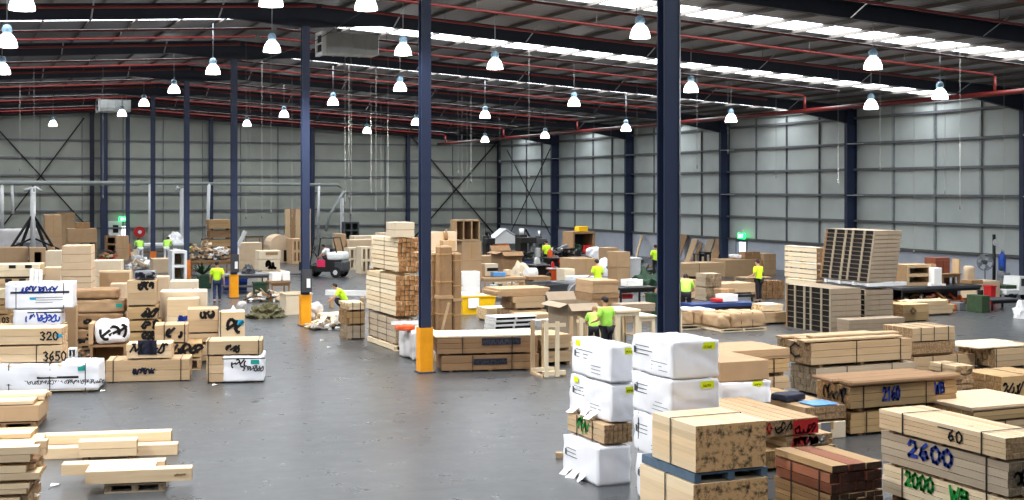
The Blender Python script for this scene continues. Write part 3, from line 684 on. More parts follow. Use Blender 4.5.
def pallet_parts(rt, W, D, z0=0, h=.13, mat='wood_tan', top=5, bottom=True, long='x', bearmat=None):
    t = .02; bm_ = (bearmat or mat)
    n = top
    m = MB()
    for i in range(n):
        w = D/n; m.box((0, i*w+.012, z0+h-t), (W, (i+1)*w-.012, z0+h))
    m.build('deck', mat + ('_x' if 'wood' in mat else ''), rt)
    for k in range(3):
        x = (W-.1)*k/2; m = MB(); m.box((x, .012, z0+(t if bottom else 0)), (x+.1, D-.012, z0+h-t)); m.build('bearer', bm_ + ('_y' if 'wood' in bm_ else ''), rt)
    if bottom:
        for k in range(3):
            m = MB(); y = (D-.12)*k/2+.0; m.box((0, y+.012, z0), (W, y+.11, z0+t)); m.build('bottom_board', mat + ('_x' if 'wood' in mat else ''), rt)
def pallet(pl, label, mat='wood_tan', group=None, name='pallet', top=5):
    rt = rootp(name, label, 'pallet', pl, group); pallet_parts(rt, pl['W'], pl['D'], 0, pl['H'], mat, top); return rt
def table(pl, label, top='wood_tan_x', leg='galv_dull', shelf=None, name='workbench', cat='workbench', tt=.05, lw=.06, group=None, apron=True):
    rt = rootp(name, label, cat, pl, group); W, D, H = pl['W'], pl['D'], pl['H']
    m = MB(); m.cbox((0,0,H-tt), (W,D,H), .008); m.build('tabletop', top, rt)
    for x in (.04, W-.04-lw):
        for y in (.04, D-.04-lw): m = MB(); m.box((x,y,0), (x+lw,y+lw,H-tt)); m.build('leg', leg, rt)
    if apron: m = MB(); m.box((.04+lw,.045,H-tt-.1), (W-.04-lw,.075,H-tt)); m.build('apron', leg, rt)
    if shelf: m = MB(); m.box((.06,.06,H*.3), (W-.06,D-.06,H*.3+.03)); m.build('shelf', shelf, rt)
    return rt
def shelves(pl, label, mat='wood_tan_x', n=3, nv=2, back='kraft_brown', name='shelf_unit', cat='shelf unit', group=None, t=.04):
    rt = rootp(name, label, cat, pl, group); W, D, H = pl['W'], pl['D'], pl['H']
    for x in (0, W-t): m = MB(); m.box((x,0,0), (x+t,D,H)); m.build('side_panel', mat, rt)
    for k in range(n+1): m = MB(); z = (H-t)*k/n; m.box((t,.0,z), (W-t,D,z+t)); m.build('shelf', mat, rt)
    for k in range(1, nv):
        x = W*k/nv-t/2
        for q in range(n):
            m = MB(); z = (H-t)*q/n+t; m.box((x,.01,z), (x+t,D-.02,(H-t)*(q+1)/n)); m.build('divider', mat, rt)
    m = MB(); m.box((t,D-.015,t), (W-t,D,H-t)); m.build('back_panel', back, rt); return rt
def bar(label, p, q, w, h, mat, name, cat, group=None, ends=True):
    """a loose board, post or sheet leaning or lying from p to q"""
    o = Vector(p); m = MB(); m.beam((0,0,0), Vector(q)-o, w, h); ob = m.build(name, mat, None, None, label, cat, group); ob.location = o; return ob
def bin_(pl, label, mat, name='bin', cat='bin', lidmat=None, ms=(), group=None, taper=.06):
    rt = rootp(name, label, cat, pl, group); W, D, H = pl['W'], pl['D'], pl['H']; t = .03; m = MB()
    a = taper*min(W, D); v = [(a,a,0),(W-a,a,0),(W-a,D-a,0),(a,D-a,0),(0,0,H),(W,0,H),(W,D,H),(0,D,H),(t,t,H),(W-t,t,H),(W-t,D-t,H),(t,D-t,H),(a+t,a+t,t),(W-a-t,a+t,t),(W-a-t,D-a-t,t),(a+t,D-a-t,t)]
    m.v = v
    for q in ((0,3,2,1),(0,1,5,4),(1,2,6,5),(2,3,7,6),(3,0,4,7),(4,5,9,8),(5,6,10,9),(6,7,11,10),(7,4,8,11),(8,9,13,12),(9,10,14,13),(10,11,15,14),(11,8,12,15),(12,13,14,15)): m.face(q)
    m.build('tub', mat, rt)
    m = MB(); e = .025
    for b0, b1 in (((-e,-e,H-.05),(W+e,0,H+.005)), ((-e,D,H-.05),(W+e,D+e,H+.005)), ((-e,0,H-.05),(0,D,H+.005)), ((W,0,H-.05),(W+e,D,H+.005))): m.box(b0, b1)
    m.build('rim', mat, rt)
    if lidmat: m = MB(); m.cbox((-.02,-.02,H+.006), (W+.02,D+.02,H+.05), .015); m.build('lid', lidmat, rt)
    marks(rt, pl, ms, .012); return rt
def heap(name, label, cat, c, rx, ry, h, mat, seed, group=None, sub=3, rough=.35, freq=3.0):
    """a soft pile: a dome broken up by noise, seated on the ground"""
    bm = bmesh.new(); bmesh.ops.create_icosphere(bm, subdivisions=sub, radius=1)
    s = Vector((seed*2.3, seed, seed*.4))
    for v in bm.verts:
        n = v.co.normalized(); k = 1 + rough*noise.noise(n*freq+s) + rough*.6*noise.noise(n*freq*2.7+s)
        v.co = Vector((n.x*rx*k, n.y*ry*k, max(0, n.z*h*k)))
    m = MB(); m.bm(bm, 0, False); o = m.build(name, mat, None, None, label, cat, group); o.location = (c[0], c[1], c[2] if len(c) > 2 else 0); return o
def jumble(name, label, cat, pl, n, mats, seed, L=.6, t=.06):
    """an uncountable tangle of offcuts and scraps"""
    rn = random.Random(seed); W, D, H = pl['W'], pl['D'], pl['H']; m = MB()
    for k in range(n):
        x, y = rn.uniform(0, W), rn.uniform(.05, D); hmax = H*(1-.75*abs(2*x/W-1)**2); z = rn.uniform(0, 1)**1.3*hmax
        a = rn.uniform(0, 3.14); e = rn.gauss(0, .35); l = rn.uniform(.3, 1)*L; d = Vector((math.cos(a)*math.cos(e), math.sin(a)*math.cos(e), math.sin(e)))*l/2
        c = Vector((x, y, max(z, abs(d.z)+t*.6))); w = t*rn.uniform(.5, 2.4); m.beam(c-d, c+d, w, min(w, t)*rn.uniform(.6, 1.4), rn.randrange(len(mats)))
    o = m.build(name, mats, None, 'stuff', label, cat); o.location = (pl['x'], pl['y'], pl['z']); o.rotation_euler = (0, 0, pl['yaw']); return o
def machine(pl, label, body='dark_grey', table_='mid_grey', name='bench_saw', cat='machine', accent='red_paint', group=None):
    """cabinet saw: base, table with fence, motor, guard and switch"""
    rt = rootp(name, label, cat, pl, group); W, D, H = pl['W'], pl['D'], pl['H']
    m = MB(); m.cbox((W*.18,D*.15,0), (W*.82,D*.85,H*.6), .02); m.build('cabinet', body, rt)
    m = MB(); m.cbox((0,0,H*.6), (W,D,H*.66), .01); m.build('table', table_, rt)
    m = MB(); m.box((W*.62,.02,H*.66), (W*.66,D-.02,H*.75)); m.build('fence', 'galv', rt)
    m = MB(); m.prism([(W*.3,H*.68),(W*.6,H*.68),(W*.55,H*.95),(W*.42,H),(W*.3,H*.9)], D*.45, D*.6); m.build('blade_guard', accent, rt)
    m = MB(); m.tube([(W*.1,D*.3,H*.3),(W*.1,D*.8,H*.3)], H*.13, seg=12); m.build('motor', 'black_steel', rt)
    m = MB(); m.cbox((W*.7,-.03,H*.45), (W*.8,D*.14,H*.57), .008); m.build('switch_box', 'red_paint', rt)
    return rt
def tower(pl, label, body='black_steel', name='moulding_machine', cat='machine', cap='white_steel', group=None):
    """tall dark machine: column, head, arm with hose, control panel, bed"""
    rt = rootp(name, label, cat, pl, group); W, D, H = pl['W'], pl['D'], pl['H']
    m = MB(); m.cbox((0,0,0), (W,D,H*.22), .03); m.build('bed', body, rt)
    m = MB(); m.cbox((W*.12,D*.3,H*.22), (W*.5,D*.8,H*.86), .03); m.build('column', body, rt)
    m = MB(); m.cbox((W*.05,D*.1,H*.66), (W*.9,D*.6,H*.8), .03); m.build('head', body, rt)
    m = MB(); m.tube([(W*.7,D*.3,H*.66),(W*.7,D*.3,H*.3)], W*.09, seg=12); m.build('spindle', 'galv_dull', rt)
    m = MB(); m.tube([(W*.3,D*.5,H*.86),(W*.3,D*.5,H)], W*.13, seg=12); m.build('motor_cap', cap, rt)
    m = MB(); m.tube([(W*.45,D*.6,H*.84),(W*.7,D*.8,H*.98),(W*.95,D*.8,H*.8),(W*1.0,D*.8,H*.3)], W*.06, seg=8); m.build('hose', 'rubber', rt)
    m = MB(); m.cbox((W*.82,-.02,H*.3), (W*1.02,D*.15,H*.55), .01); m.build('control_panel', 'light_grey', rt)
    return rt
def mkleg(mb, *a): return mb
# ---------------------------------------------------------------- people
def skin_mesh(name, joints, bones, mat, parent, sub=2, extra=None):
    """one continuous surface grown over a skeleton (joint -> point, radius)"""
    ks = list(joints); ix = {k: i for i, k in enumerate(ks)}
    me = bpy.data.meshes.new(name); me.from_pydata([joints[k][0] for k in ks], [(ix[a], ix[b]) for a, b in bones], [])
    o = bpy.data.objects.new(name, me); COL.objects.link(o)
    md = o.modifiers.new('skin', 'SKIN'); md.use_smooth_shade = True
    for i, k in enumerate(ks):
        r_ = joints[k][1]; r_ = r_ if isinstance(r_, tuple) else (r_, r_)
        me.skin_vertices[0].data[i].radius = r_; me.skin_vertices[0].data[i].use_root = (i == 0)
    sb = o.modifiers.new('sub', 'SUBSURF'); sb.levels = sub; sb.render_levels = sub
    dg = bpy.context.evaluated_depsgraph_get(); m2 = bpy.data.meshes.new_from_object(o.evaluated_get(dg)); o.modifiers.clear(); o.data = m2
    m2.name = name; m2.materials.clear(); m2.materials.append(MAT[mat])
    for p in m2.polygons: p.use_smooth = True
    o.parent = parent; return o
POSES = {  # x right, y facing direction (front is -y), z up, for 1.75 m
 'walk': dict(pel=(0,0,.95), che=(0,-.02,1.28), nec=(0,-.03,1.5), hd=(0,-.05,1.63), eL=(-.27,.08,1.14), eR=(.27,-.02,1.13), wL=(-.28,.0,.89), wR=(.27,-.2,.95), kL=(-.1,-.14,.52), kR=(.1,.02,.5), aL=(-.1,-.18,.09), aR=(.1,.24,.13)),
 'stand': dict(pel=(0,0,.95), che=(0,-.03,1.28), nec=(0,-.05,1.5), hd=(0,-.1,1.62), eL=(-.27,-.05,1.15), eR=(.27,-.05,1.15), wL=(-.2,-.3,1.08), wR=(.2,-.3,1.08), kL=(-.11,-.04,.5), kR=(.11,-.0,.5), aL=(-.12,.0,.09), aR=(.12,.03,.09)),
 'lean': dict(pel=(0,.1,.93), che=(0,-.12,1.2), nec=(0,-.27,1.36), hd=(0,-.4,1.43), eL=(-.28,-.32,1.02), eR=(.28,-.3,1.04), wL=(-.2,-.56,.95), wR=(.2,-.56,.95), kL=(-.12,.0,.5), kR=(.12,.02,.5), aL=(-.13,.12,.09), aR=(.13,.1,.09)),
 'crouch': dict(pel=(0,.12,.38), che=(0,-.06,.68), nec=(0,-.2,.86), hd=(0,-.33,.93), eL=(-.28,-.28,.58), eR=(.28,-.28,.58), wL=(-.18,-.5,.42), wR=(.18,-.5,.42), kL=(-.16,-.3,.5), kR=(.16,-.3,.46), aL=(-.14,.05,.09), aR=(.14,.02,.09)),
}
def person(label, loc, yaw, pose, shirt='hivis', pants='jeans', hair='hair_dark', h=1.75, stripe=True):
    """yaw 0 faces -y (towards the viewer's side of the hall)"""
    P = {k: Vector(v) for k, v in POSES[pose].items()}; s = h/1.75
    r = root('person', label, 'person', loc, yaw)
    r.scale = (s, s, s)
    up = (P['nec']-P['che']).normalized()
    sh = P['nec'] - up*.09
    sL, sR = sh+Vector((-.185,0,0)), sh+Vector((.185,0,0)); hL, hR = P['pel']+Vector((-.09,0,-.04)), P['pel']+Vector((.09,0,-.04))
    wst = (P['pel']+P['che'])/2
    fw = Vector((0,-1,0))
    J = {'pel': (P['pel'], (.14,.1)), 'wst': (wst, (.125,.09)), 'che': (P['che'], (.155,.105)), 'sh': (sh, (.13,.085)), 'nec': (P['nec'], .055), 'chin': (P['nec']*.45+P['hd']*.55, (.066,.075)), 'hd': (P['hd']+Vector((0,0,.03)), (.078,.095)), 'top': (P['hd']+Vector((0,0,.1)), (.06,.075))}
    B = [('pel','wst'),('wst','che'),('che','sh'),('sh','nec'),('nec','chin'),('chin','hd'),('hd','top')]
    for q, S, E, Wr, Hp, K, A in (('L', sL, P['eL'], P['wL'], hL, P['kL'], P['aL']), ('R', sR, P['eR'], P['wR'], hR, P['kR'], P['aR'])):
        J['s'+q] = (S, .06); J['e'+q] = (E, .043); J['w'+q] = (Wr, .028)
        d = (Wr-E).normalized(); J['p'+q] = (Wr+d*.07, (.036,.022))
        J['h'+q] = (Hp, .09); J['k'+q] = (K, .058); J['a'+q] = (A, .042); J['t'+q] = (Vector((A.x, A.y-.16, .04)), (.042,.03))
        B += [('sh','s'+q),('s'+q,'e'+q),('e'+q,'w'+q),('w'+q,'p'+q),('pel','h'+q),('h'+q,'k'+q),('k'+q,'a'+q),('a'+q,'t'+q)]
        sd = d.cross(Vector((0,0,1))); sd = sd.normalized() if sd.length > .1 else Vector((0,-1,0)); dn = Vector((0,0,-1)) - d*d.dot(Vector((0,0,-1))); dn = dn.normalized() if dn.length > .05 else Vector((0,-1,0))
        for i, (o_, L) in enumerate(((-.027,.062),(-.009,.075),(.009,.07),(.027,.055))):
            a = Wr+d*.085+sd*o_; J['f%d'%i+q] = (a+d*L*.5, .0085); J['g%d'%i+q] = (a+d*L*.85+dn*L*.4, .007); B += [('p'+q,'f%d'%i+q),('f%d'%i+q,'g%d'%i+q)]
        tx = sd*(.04 if q == 'L' else -.04); J['th'+q] = (Wr+d*.05+tx*1.1, .011); J['ti'+q] = (Wr+d*.1+tx*1.5+dn*.02, .009); B += [('w'+q,'th'+q),('th'+q,'ti'+q)]
    body = skin_mesh('body', J, B, 'skin', r)
    # face: nose, eyes, mouth and ears on the head
    hd = P['hd']; m = MB()
    m.bm(bm_ico(.016, (hd.x, hd.y-.105, hd.z+.0)), 0, True); m.bm(bm_ico(.02, (hd.x-.083, hd.y, hd.z)), 0, True); m.bm(bm_ico(.02, (hd.x+.083, hd.y, hd.z)), 0, True); m.build('nose_and_ears', 'skin', r)
    m = MB(); m.bm(bm_ico(.011, (hd.x-.032, hd.y-.092, hd.z+.03)), 0, True); m.bm(bm_ico(.011, (hd.x+.032, hd.y-.092, hd.z+.03)), 0, True); m.box((hd.x-.025, hd.y-.097, hd.z-.045), (hd.x+.025, hd.y-.088, hd.z-.038)); m.build('eyes_and_mouth', 'hair_dark', r)
    if hair:
        bm = bmesh.new(); bmesh.ops.create_icosphere(bm, subdivisions=3, radius=1)
        bmesh.ops.delete(bm, geom=[v for v in bm.verts if v.co.z < -.1 and v.co.y < .35 or v.co.z < -.55 or (v.co.y < -.5 and v.co.z < .35)], context='VERTS')
        for v in bm.verts: v.co = Vector((hd.x+v.co.x*.098, hd.y+.012+v.co.y*.112, hd.z+.045+v.co.z*.11))
        m = MB(); m.bm(bm, 0, True); m.build('hair', hair, r)
    S = {'pel': (P['pel']+Vector((0,0,-.06)), (.185,.14)), 'wst': (wst, (.18,.135)), 'che': (P['che'], (.2,.145)), 'sh': (sh, (.17,.115)), 'col': (P['nec']-up*.02, .07)}
    SB = [('pel','wst'),('wst','che'),('che','sh'),('sh','col')]
    for q, Sx, E in (('L', sL, P['eL']), ('R', sR, P['eR'])): S['s'+q] = (Sx, .09); S['e'+q] = (Sx*.2+E*.8, .078); SB += [('sh','s'+q),('s'+q,'e'+q)]
    skin_mesh('high_visibility_shirt' if 'hivis' in shirt else 'shirt', S, SB, shirt, r)
    T = {'pel': (P['pel']+Vector((0,0,-.0)), (.155,.115))}; TB = []
    for q, Hp, K, A in (('L', hL, P['kL'], P['aL']), ('R', hR, P['kR'], P['aR'])): T['h'+q] = (Hp, .105); T['k'+q] = (K, .075); T['a'+q] = (A+Vector((0,0,.05)), .06); TB += [('pel','h'+q),('h'+q,'k'+q),('k'+q,'a'+q)]
    skin_mesh('trousers', T, TB, pants, r)
    for A in (P['aL'], P['aR']):
        bt = {'a': (Vector((A.x, A.y+.01, max(.07, A.z))), .055), 'b': (Vector((A.x, A.y-.06, max(.05, A.z-.03))), (.055,.048)), 'c': (Vector((A.x, A.y-.17, max(.04, A.z-.045))), (.05,.035))}
        skin_mesh('boot', bt, [('a','b'),('b','c')], 'boot', r, sub=1)
    return r
def bm_ico(rad, c):
    bm = bmesh.new(); bmesh.ops.create_icosphere(bm, subdivisions=1, radius=rad)
    for v in bm.verts: v.co += Vector(c)
    return bm
# ================================================================ goods near the camera, beyond the thick blue column
YS = 'sticker_yellow'
def wrapmarks(n, ys=True):    # printed lines and small marks on the white wrap
    L = [('=','left',.12,.45,.6,.15,.011,'print_grey','printed_lines'), ('#','left',.08,.5,.06,.1,0,'print_grey','printed_mark'), ('=','left',.52,.12,.5,.14,.008,'print_grey','printed_lines'), ('#','left',.12,.8,.16,.09,0,YS,'yellow_sticker'),
         ('#','front',.62,.76,.22,.1,0,YS,'yellow_sticker'), (None,'front',.66,.785,.14,.04,.005,'print_grey','sticker_print')][:n]
    return [q for q in L if ys or q[1] != 'left' or q[7] != YS]
# --- stack A: white wrapped packs with one bare timber pack between
s = Stack(598, 487); s.z = 0
pl = s.layer(598, 631, 448, xl=563); wrapped(pl, 'white wrapped pack at the bottom of the four-high pile nearest the empty floor', ms=wrapmarks(2), seed=1, flap=True, group='white wrapped packs')
pl = s.layer(604.5, 632.5, 425.5, xl=567.5); pack(pl, 'bare timber pack squeezed between white wrapped packs, with a green scrawl', 'tan', 'y', 3, 6, (.3,.72), [(None,'left',.3,.2,.4,.28,.03,'paint_green','painted_scrawl')], bear=.03)
pl = s.layer(611.5, 634, 385, xl=570); wrapped(pl, 'white wrapped pack second from top of the pile nearest the empty floor', ms=wrapmarks(6), seed=2, flap=True, group='white wrapped packs', amp=.03)
pl = s.layer(611, 633, 346, xl=572); wrapped(pl, 'white wrapped pack on top of the pile nearest the empty floor', ms=wrapmarks(6), seed=3, group='white wrapped packs')
wedge = G(556, 458); o = bar('small offcut of timber lying beside the lowest white wrapped pack', (wedge[0], wedge[1], .05), (wedge[0]+.25, wedge[1]-.1, .05), .12, .09, 'wood_tan_x', 'timber_offcut', 'offcut')
# --- stack B: taller pile of four white packs
s = Stack(669, 510)
for i, (xe, x1, yt, xl, lb) in enumerate(((668, 716, 464, 636, 'lowest white wrapped pack of the tallest white pile'), (669.5, 717, 422, 633.5, 'white wrapped pack second from the floor in the tallest white pile'),
        (671, 718.5, 381, 632, 'white wrapped pack second from top of the tallest white pile'), (672, 719.5, 342, 631.5, 'white wrapped pack on top of the tallest white pile, grey end face'))):
    wrapped(s.layer(xe, x1, yt, xl=xl), lb, ms=wrapmarks(6, False), seed=10+i, group='white wrapped packs', bands=((.86,'y'),) if i in (1, 2) else (), amp=.028)
# --- stack C: pale packs with mottled end grain over a blue-grey pallet
s = Stack(694, 538)
pl = s.layer(693.5, 768, 485, D=1.45, z=.1); pack(pl, 'pale timber pack under the blue grey pallet, shaggy mottled end grain', 'osb', 'y', 4, 7, (.5,), bear=0, gp=.004, endj=.003)
pl2 = dict(pl); pl2['z'] = 0; pl2['H'] = .1; pallet(pl2, 'pallet on the floor under the mottled timber pile', 'wood_grey')
pl = s.layer(695, 768, 474.5, D=1.45); rt = rootp('pallet', 'blue grey pallet between the two pale mottled timber packs', 'pallet', pl); pallet_parts(rt, pl['W'], pl['D'], 0, pl['H'], 'pallet_blue', 3, False)
pl = s.layer(695.6, 766, 426.5, xl=652); pack(pl, 'large pale timber pack with mottled end grain on a blue grey pallet', 'osb', 'y', 6, 8, (.55,), bear=0, endj=.003, gp=.004)
# --- red marked packs behind it
s = Stack(787, 470)
pl = s.layer(760, 836, 452, D=2.2); pack(pl, 'low timber pack at the base of the red painted packs', 'honey', 'y', 2, 5, (), bear=.05)
pl = s.layer(787, 833, 437, D=2.2); pack(pl, 'timber pack with red and white paint on its end, lower of two', 'tan', 'y', 2, 4, (), [(None,'front',.1,.15,.5,.13,.035,'paint_red','paint_marks'), (None,'front',.35,.1,.4,.15,.02,'paper_white','paint_marks')], bear=0)
pl = s.layer(764, 819, 421.5, D=2.3); pack(pl, 'timber pack with a big red painted end, upper of two', 'tan', 'y', 2, 5, (), [('O','front',.03,.25,.12,.16,.035,'paint_red','paint_marks'), (None,'front',.2,.2,.3,.18,.02,'paint_black','paint_marks'), ('#','front',.52,.03,.5,.24,0,'paint_red','paint_patch'), (None,'front',.55,.06,.42,.16,.022,'paper_white','paint_marks')], bear=0)
# --- dark red-brown stack
s = Stack(832, 527)
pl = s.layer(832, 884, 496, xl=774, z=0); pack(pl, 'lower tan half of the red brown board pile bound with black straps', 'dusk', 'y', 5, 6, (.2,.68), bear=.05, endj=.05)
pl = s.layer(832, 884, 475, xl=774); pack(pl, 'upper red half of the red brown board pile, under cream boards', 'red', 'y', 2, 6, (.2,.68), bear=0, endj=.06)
for k in range(3):
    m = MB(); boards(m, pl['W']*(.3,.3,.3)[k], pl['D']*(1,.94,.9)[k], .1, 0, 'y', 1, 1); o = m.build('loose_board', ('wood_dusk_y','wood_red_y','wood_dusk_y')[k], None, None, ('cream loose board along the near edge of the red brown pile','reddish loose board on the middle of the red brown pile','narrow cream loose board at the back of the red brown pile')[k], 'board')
    o.location = (pl['x']+.01+k*pl['W']*.33, pl['y'], pl['z']+pl['H']+.02)
# --- kraft top over white wrapped pack, behind the tallest white pile
s = Stack(721, 442)
pl = s.layer(721, 771, 408, D=1.3); pack(pl, 'timber pack at the bottom under a lone white wrapped pack', 'tan', 'y', 3, 6, (.3,.7))
pl = s.layer(720.5, 771.5, 383.5, D=1.3); wrapped(pl, 'lone white wrapped pack under a kraft topped pack', seed=21, ms=wrapmarks(6)[4:], amp=.03)
pl = s.layer(720, 769, 362.5, D=1.35); carton(pl, 'tan kraft covered pack on top of the lone white wrapped pack', 'kraft', 'covered_pack', 'covered pack', tape=False); 
# --- strapped packs behind those
s = Stack(768, 415)
pl = s.layer(724, 790, 397, D=1.3); pack(pl, 'bottom pack of the pile right behind the kraft topped pack', 'tan', 'x', 3, 5, (.75,), endj=.03)
pl = s.layer(724, 790, 380, D=1.3); pack(pl, 'middle strapped pack of the pile right behind the kraft topped pack', 'tan', 'x', 2, 5, (.75,), endj=.05)
pl = s.layer(724, 790, 362.5, D=1.3); pack(pl, 'ragged upper pack under a wide flat sheet near the kraft topped pack', 'honey', 'x', 3, 5, (.75,), endj=.08)
pl = s.layer(722, 790, 352, D=1.4); sheets(pl, 'wide flat tan sheets topping the pile behind the kraft topped pack', 'kraft', 4, .02)
# --- S8 long packs
s = Stack(816, 397)
pl = s.layer(816, 916, 368.5, xl=790); pack(pl, 'grey timber pack supporting the long pack with loose rough boards on top', 'grey', 'x', 4, 8, (.3,.75), endj=.03)
pl = s.layer(811, 912, 344, xl=777); pack(pl, 'long timber pack with loose rough boards on top, behind the blue numbered packs', 'tan', 'x', 3, 8, (.44,.88), [('C','left',.35,.35,.5,.3,.05,'paint_black')], endj=.02)
for k, (a, dy, dz, wd, lb) in enumerate(((-.15, .05, 0, .28, 'front'), (.1, .5, 0, .3, 'middle'), (-.1, .95, 0, .26, 'rear'), (.3, .35, .05, .25, 'topmost'))):
    m = MB(); m.cbox((0,0,0), (pl['W']*(.97-.1*k/3), wd, .05), .01); o = m.build('rough_board', 'wood_tan_x', None, None, '%s of the rough boards lying on the long timber pack' % lb, 'board'); o.location = (pl['x']+a, pl['y']+dy, pl['z']+pl['H']+.025+dz)
# --- S9 numbered packs 2160 WB
s = Stack(850, 437)
pl = s.layer(850, 962, 413.5, xl=819); pack(pl, 'timber pack on the floor under the pack numbered 2160', 'honey', 'x', 3, 7, (.14,.35,.62,.86), endj=.03, bear=.05)
pl = s.layer(850, 957, 387.5, xl=817); pack(pl, 'timber pack with blue painted 2160 and rough boards on top', 'honey', 'x', 3, 7, (.12,.7), [('2160','front',.29,.38,.42,.24,.045,'paint_blue'), ('WB','front',.78,.5,.26,.2,.045,'paint_blue'), (None,'left',.2,.3,.7,.3,.03,'paint_black','paint_marks')], endj=.02)
for k, (a, dy, wd, lb) in enumerate(((-.05, -.1, .4, 'front bark edged'), (-.12, .38, .35, 'second bark edged'), (0, .8, .4, 'third bark edged'))):
    m = MB(); m.cbox((0,0,0), (pl['W']*(1.03-.04*k), wd, .1-.02*k), .03); o = m.build('slab_board', 'wood_brown_x', None, None, lb+' slab lying on the pack painted 2160', 'board'); o.location = (pl['x']+a, pl['y']+dy, pl['z']+pl['H']+.022)
# bundles just past it
s = Stack(957, 405)
for i, yt in enumerate((395, 385.5, 376, 366.5)):
    pl = s.layer(957, 974, yt, D=.9, gap=.01); pack(pl, ('lowest','second','third','topmost')[i]+' tied timber bundle in the narrow pile past the pack painted 2160', 'tan', 'y', 2, 3, (.5,), bear=.02, endj=.05)
# --- S10 low pack with blue bag
s = Stack(818, 440)
pl = s.layer(818, 846, 423, D=2.0); carton(pl, 'grey white carton under the tan pack that carries a blue bag', 'carton_pale', ms=[('#','front',.1,.35,.22,.2,0,'mid_grey','printed_mark')])
pl = s.layer(806, 846.5, 408, D=2.3); pl['H'] = max(.2, pl['H']); pack(pl, 'tan timber pack carrying a blue bag, between the red painted and numbered packs', 'tan', 'y', 2, 4, (.6,), bear=.03)
b = (pl['x'], pl['y'], pl['z']+pl['H']+.012)
wrapped(dict(x=b[0]-.05, y=b[1]+.55, z=b[2], yaw=.2, W=.55, D=.4, H=.14), 'dark blue bag lying on the tan timber pack', 'print_navy', name='bag', cat='bag', seed=31, amp=.03, r=.06)
m = MB(); m.cbox((0,0,0),(.55,.5,.02),.004); o = m.build('plastic_sheet', 'sky_plastic', None, None, 'pale blue plastic sheet lying beside the dark blue bag', 'sheet'); o.location = (b[0]+.2, b[1]+.02, b[2])
# --- S11 nearest packs 60 / 2600 / 2000
s = Stack(1009, 539)
pl = s.layer(1010, 1048, 501, xl=882, z=0); pack(pl, 'white painted timber pack with green numerals, lowest of the nearest pile', 'pale', 'y', 5, 6, (.16,.82), [('2000','left',.2,.58,.62,.2,.05,'paint_green'), ('WB','left',.56,.52,.42,.2,.05,'paint_green')], bear=.08, endj=.05)
pl = s.layer(1009, 1050, 463.5, xl=881); pack(pl, 'weathered timber pack with 2600 in large blue paint', 'grey', 'y', 4, 6, (.155,), [('2600','left',.23,.46,.95,.22,.055,'paint_blue'), (None,'front',.1,.3,.5,.25,.03,'paint_black','paint_marks')], bear=.03, endj=.03)
pl = s.layer(1006, 1052, 438.5, xl=879); pack(pl, 'clean pale timber pack with 60 painted in black, topmost of the nearest pile', 'pine', 'y', 4, 7, (.17,.79), [('60','left',.575,.33,.3,.15,.03,'paint_black'), ('-','left',.47,.78,.45,.02,.02,'print_navy','paint_stroke')], bear=.03, endj=.015)
# --- S12 low packs behind the nearest pile
s = Stack(985, 437)
pl = s.layer(974, 1050, 424, D=1.4); pack(pl, 'low tan pack behind the nearest pile, under a wide pale sheet', 'tan', 'x', 2, 5, (.4,), bear=.05)
pl = s.layer(973, 1050, 413, D=1.5); pack(pl, 'second tan pack behind the nearest pile with blue plastic beneath its sheet', 'honey', 'x', 2, 5, (), bear=.02)
pl = s.layer(972, 1052, 408, D=1.7); sheets(pl, 'wide pale sheets over the low packs behind the nearest pile', 'kraft_pale', 3, .04)
wrapped(dict(x=pl['x']+.9, y=pl['y']-.32, z=.75, yaw=0, W=.45, D=.3, H=.14), 'blue plastic bag tucked against the pale sheets', 'blue_plastic', name='bag', cat='bag', seed=33, amp=.03) if False else None
# --- S13
s = Stack(912, 380)
pl = s.layer(914, 975, 357.5, D=2.4); pack(pl, 'wide base pack under the gridded pile behind the long packs', 'tan', 'x', 2, 7, (.3,.7), bear=.08)
pl = s.layer(912, 955.5, 343, xl=884); pack(pl, 'lower of two square strapped packs in the gridded pile', 'tan', 'y', 2, 3, (), bear=.05, ms=[])
for f in (.2,.5,.83): strap_loop(pl['W'], pl['D'], pl['H'], f*pl['W'], 'x').build('strap', 'strap_black', bpy.context.scene.objects[-1] if False else None) if False else None
pl = s.layer(912, 955.5, 328.5, xl=883); pack(pl, 'upper of two square strapped packs in the gridded pile, pale top', 'tan', 'x', 2, 6, (.2,.5,.83), bear=.01)
pl = at(849, 905, 338, 320, .6); carton(pl, 'flat grey panel stack with a pale top, lying between the joists and the long packs', 'grey_card', tape=False, lids=3, name='panel_stack', cat='panel stack')
# --- S14
s = Stack(1001, 402)
pl = s.layer(1001, 1050, 377, D=1.2); pack(pl, 'knotty timber pack with black scrawl, cut by the frame past the narrow pile', 'honey', 'x', 3, 5, (.5,), [(None,'front',.02,.2,.9,.3,.035,'paint_black','paint_marks')])
s = Stack(997, 385)
pl = s.layer(997, 1050, 370.5, xl=972, dy=.9); pack(pl, 'grey pack under the torn paper covered pack', 'grey', 'x', 3, 6, (.4,))
pl = s.layer(995, 1050, 349.5, xl=958, dy=.9); pack(pl, 'timber pack in torn kraft paper with splintered boards on top', 'tan', 'x', 3, 6, (.02,.6))
for k in range(4):
    m = MB(); m.cbox((0,0,0), (pl['W']*R.uniform(.9,1.05), .3, .04), .012); o = m.build('rough_board', 'wood_pale_x', None, None, ('front splintered board on the torn paper pack','second splintered board on the torn paper pack','third splintered board on the torn paper pack','rear splintered board on the torn paper pack')[k], 'board')
    o.location = (pl['x']-.5+R.uniform(-.2,.1), pl['y']+.05+k*.36, pl['z']+pl['H']+.022); o.rotation_euler = (R.uniform(-.02,.02), 0, R.uniform(-.02,.02))
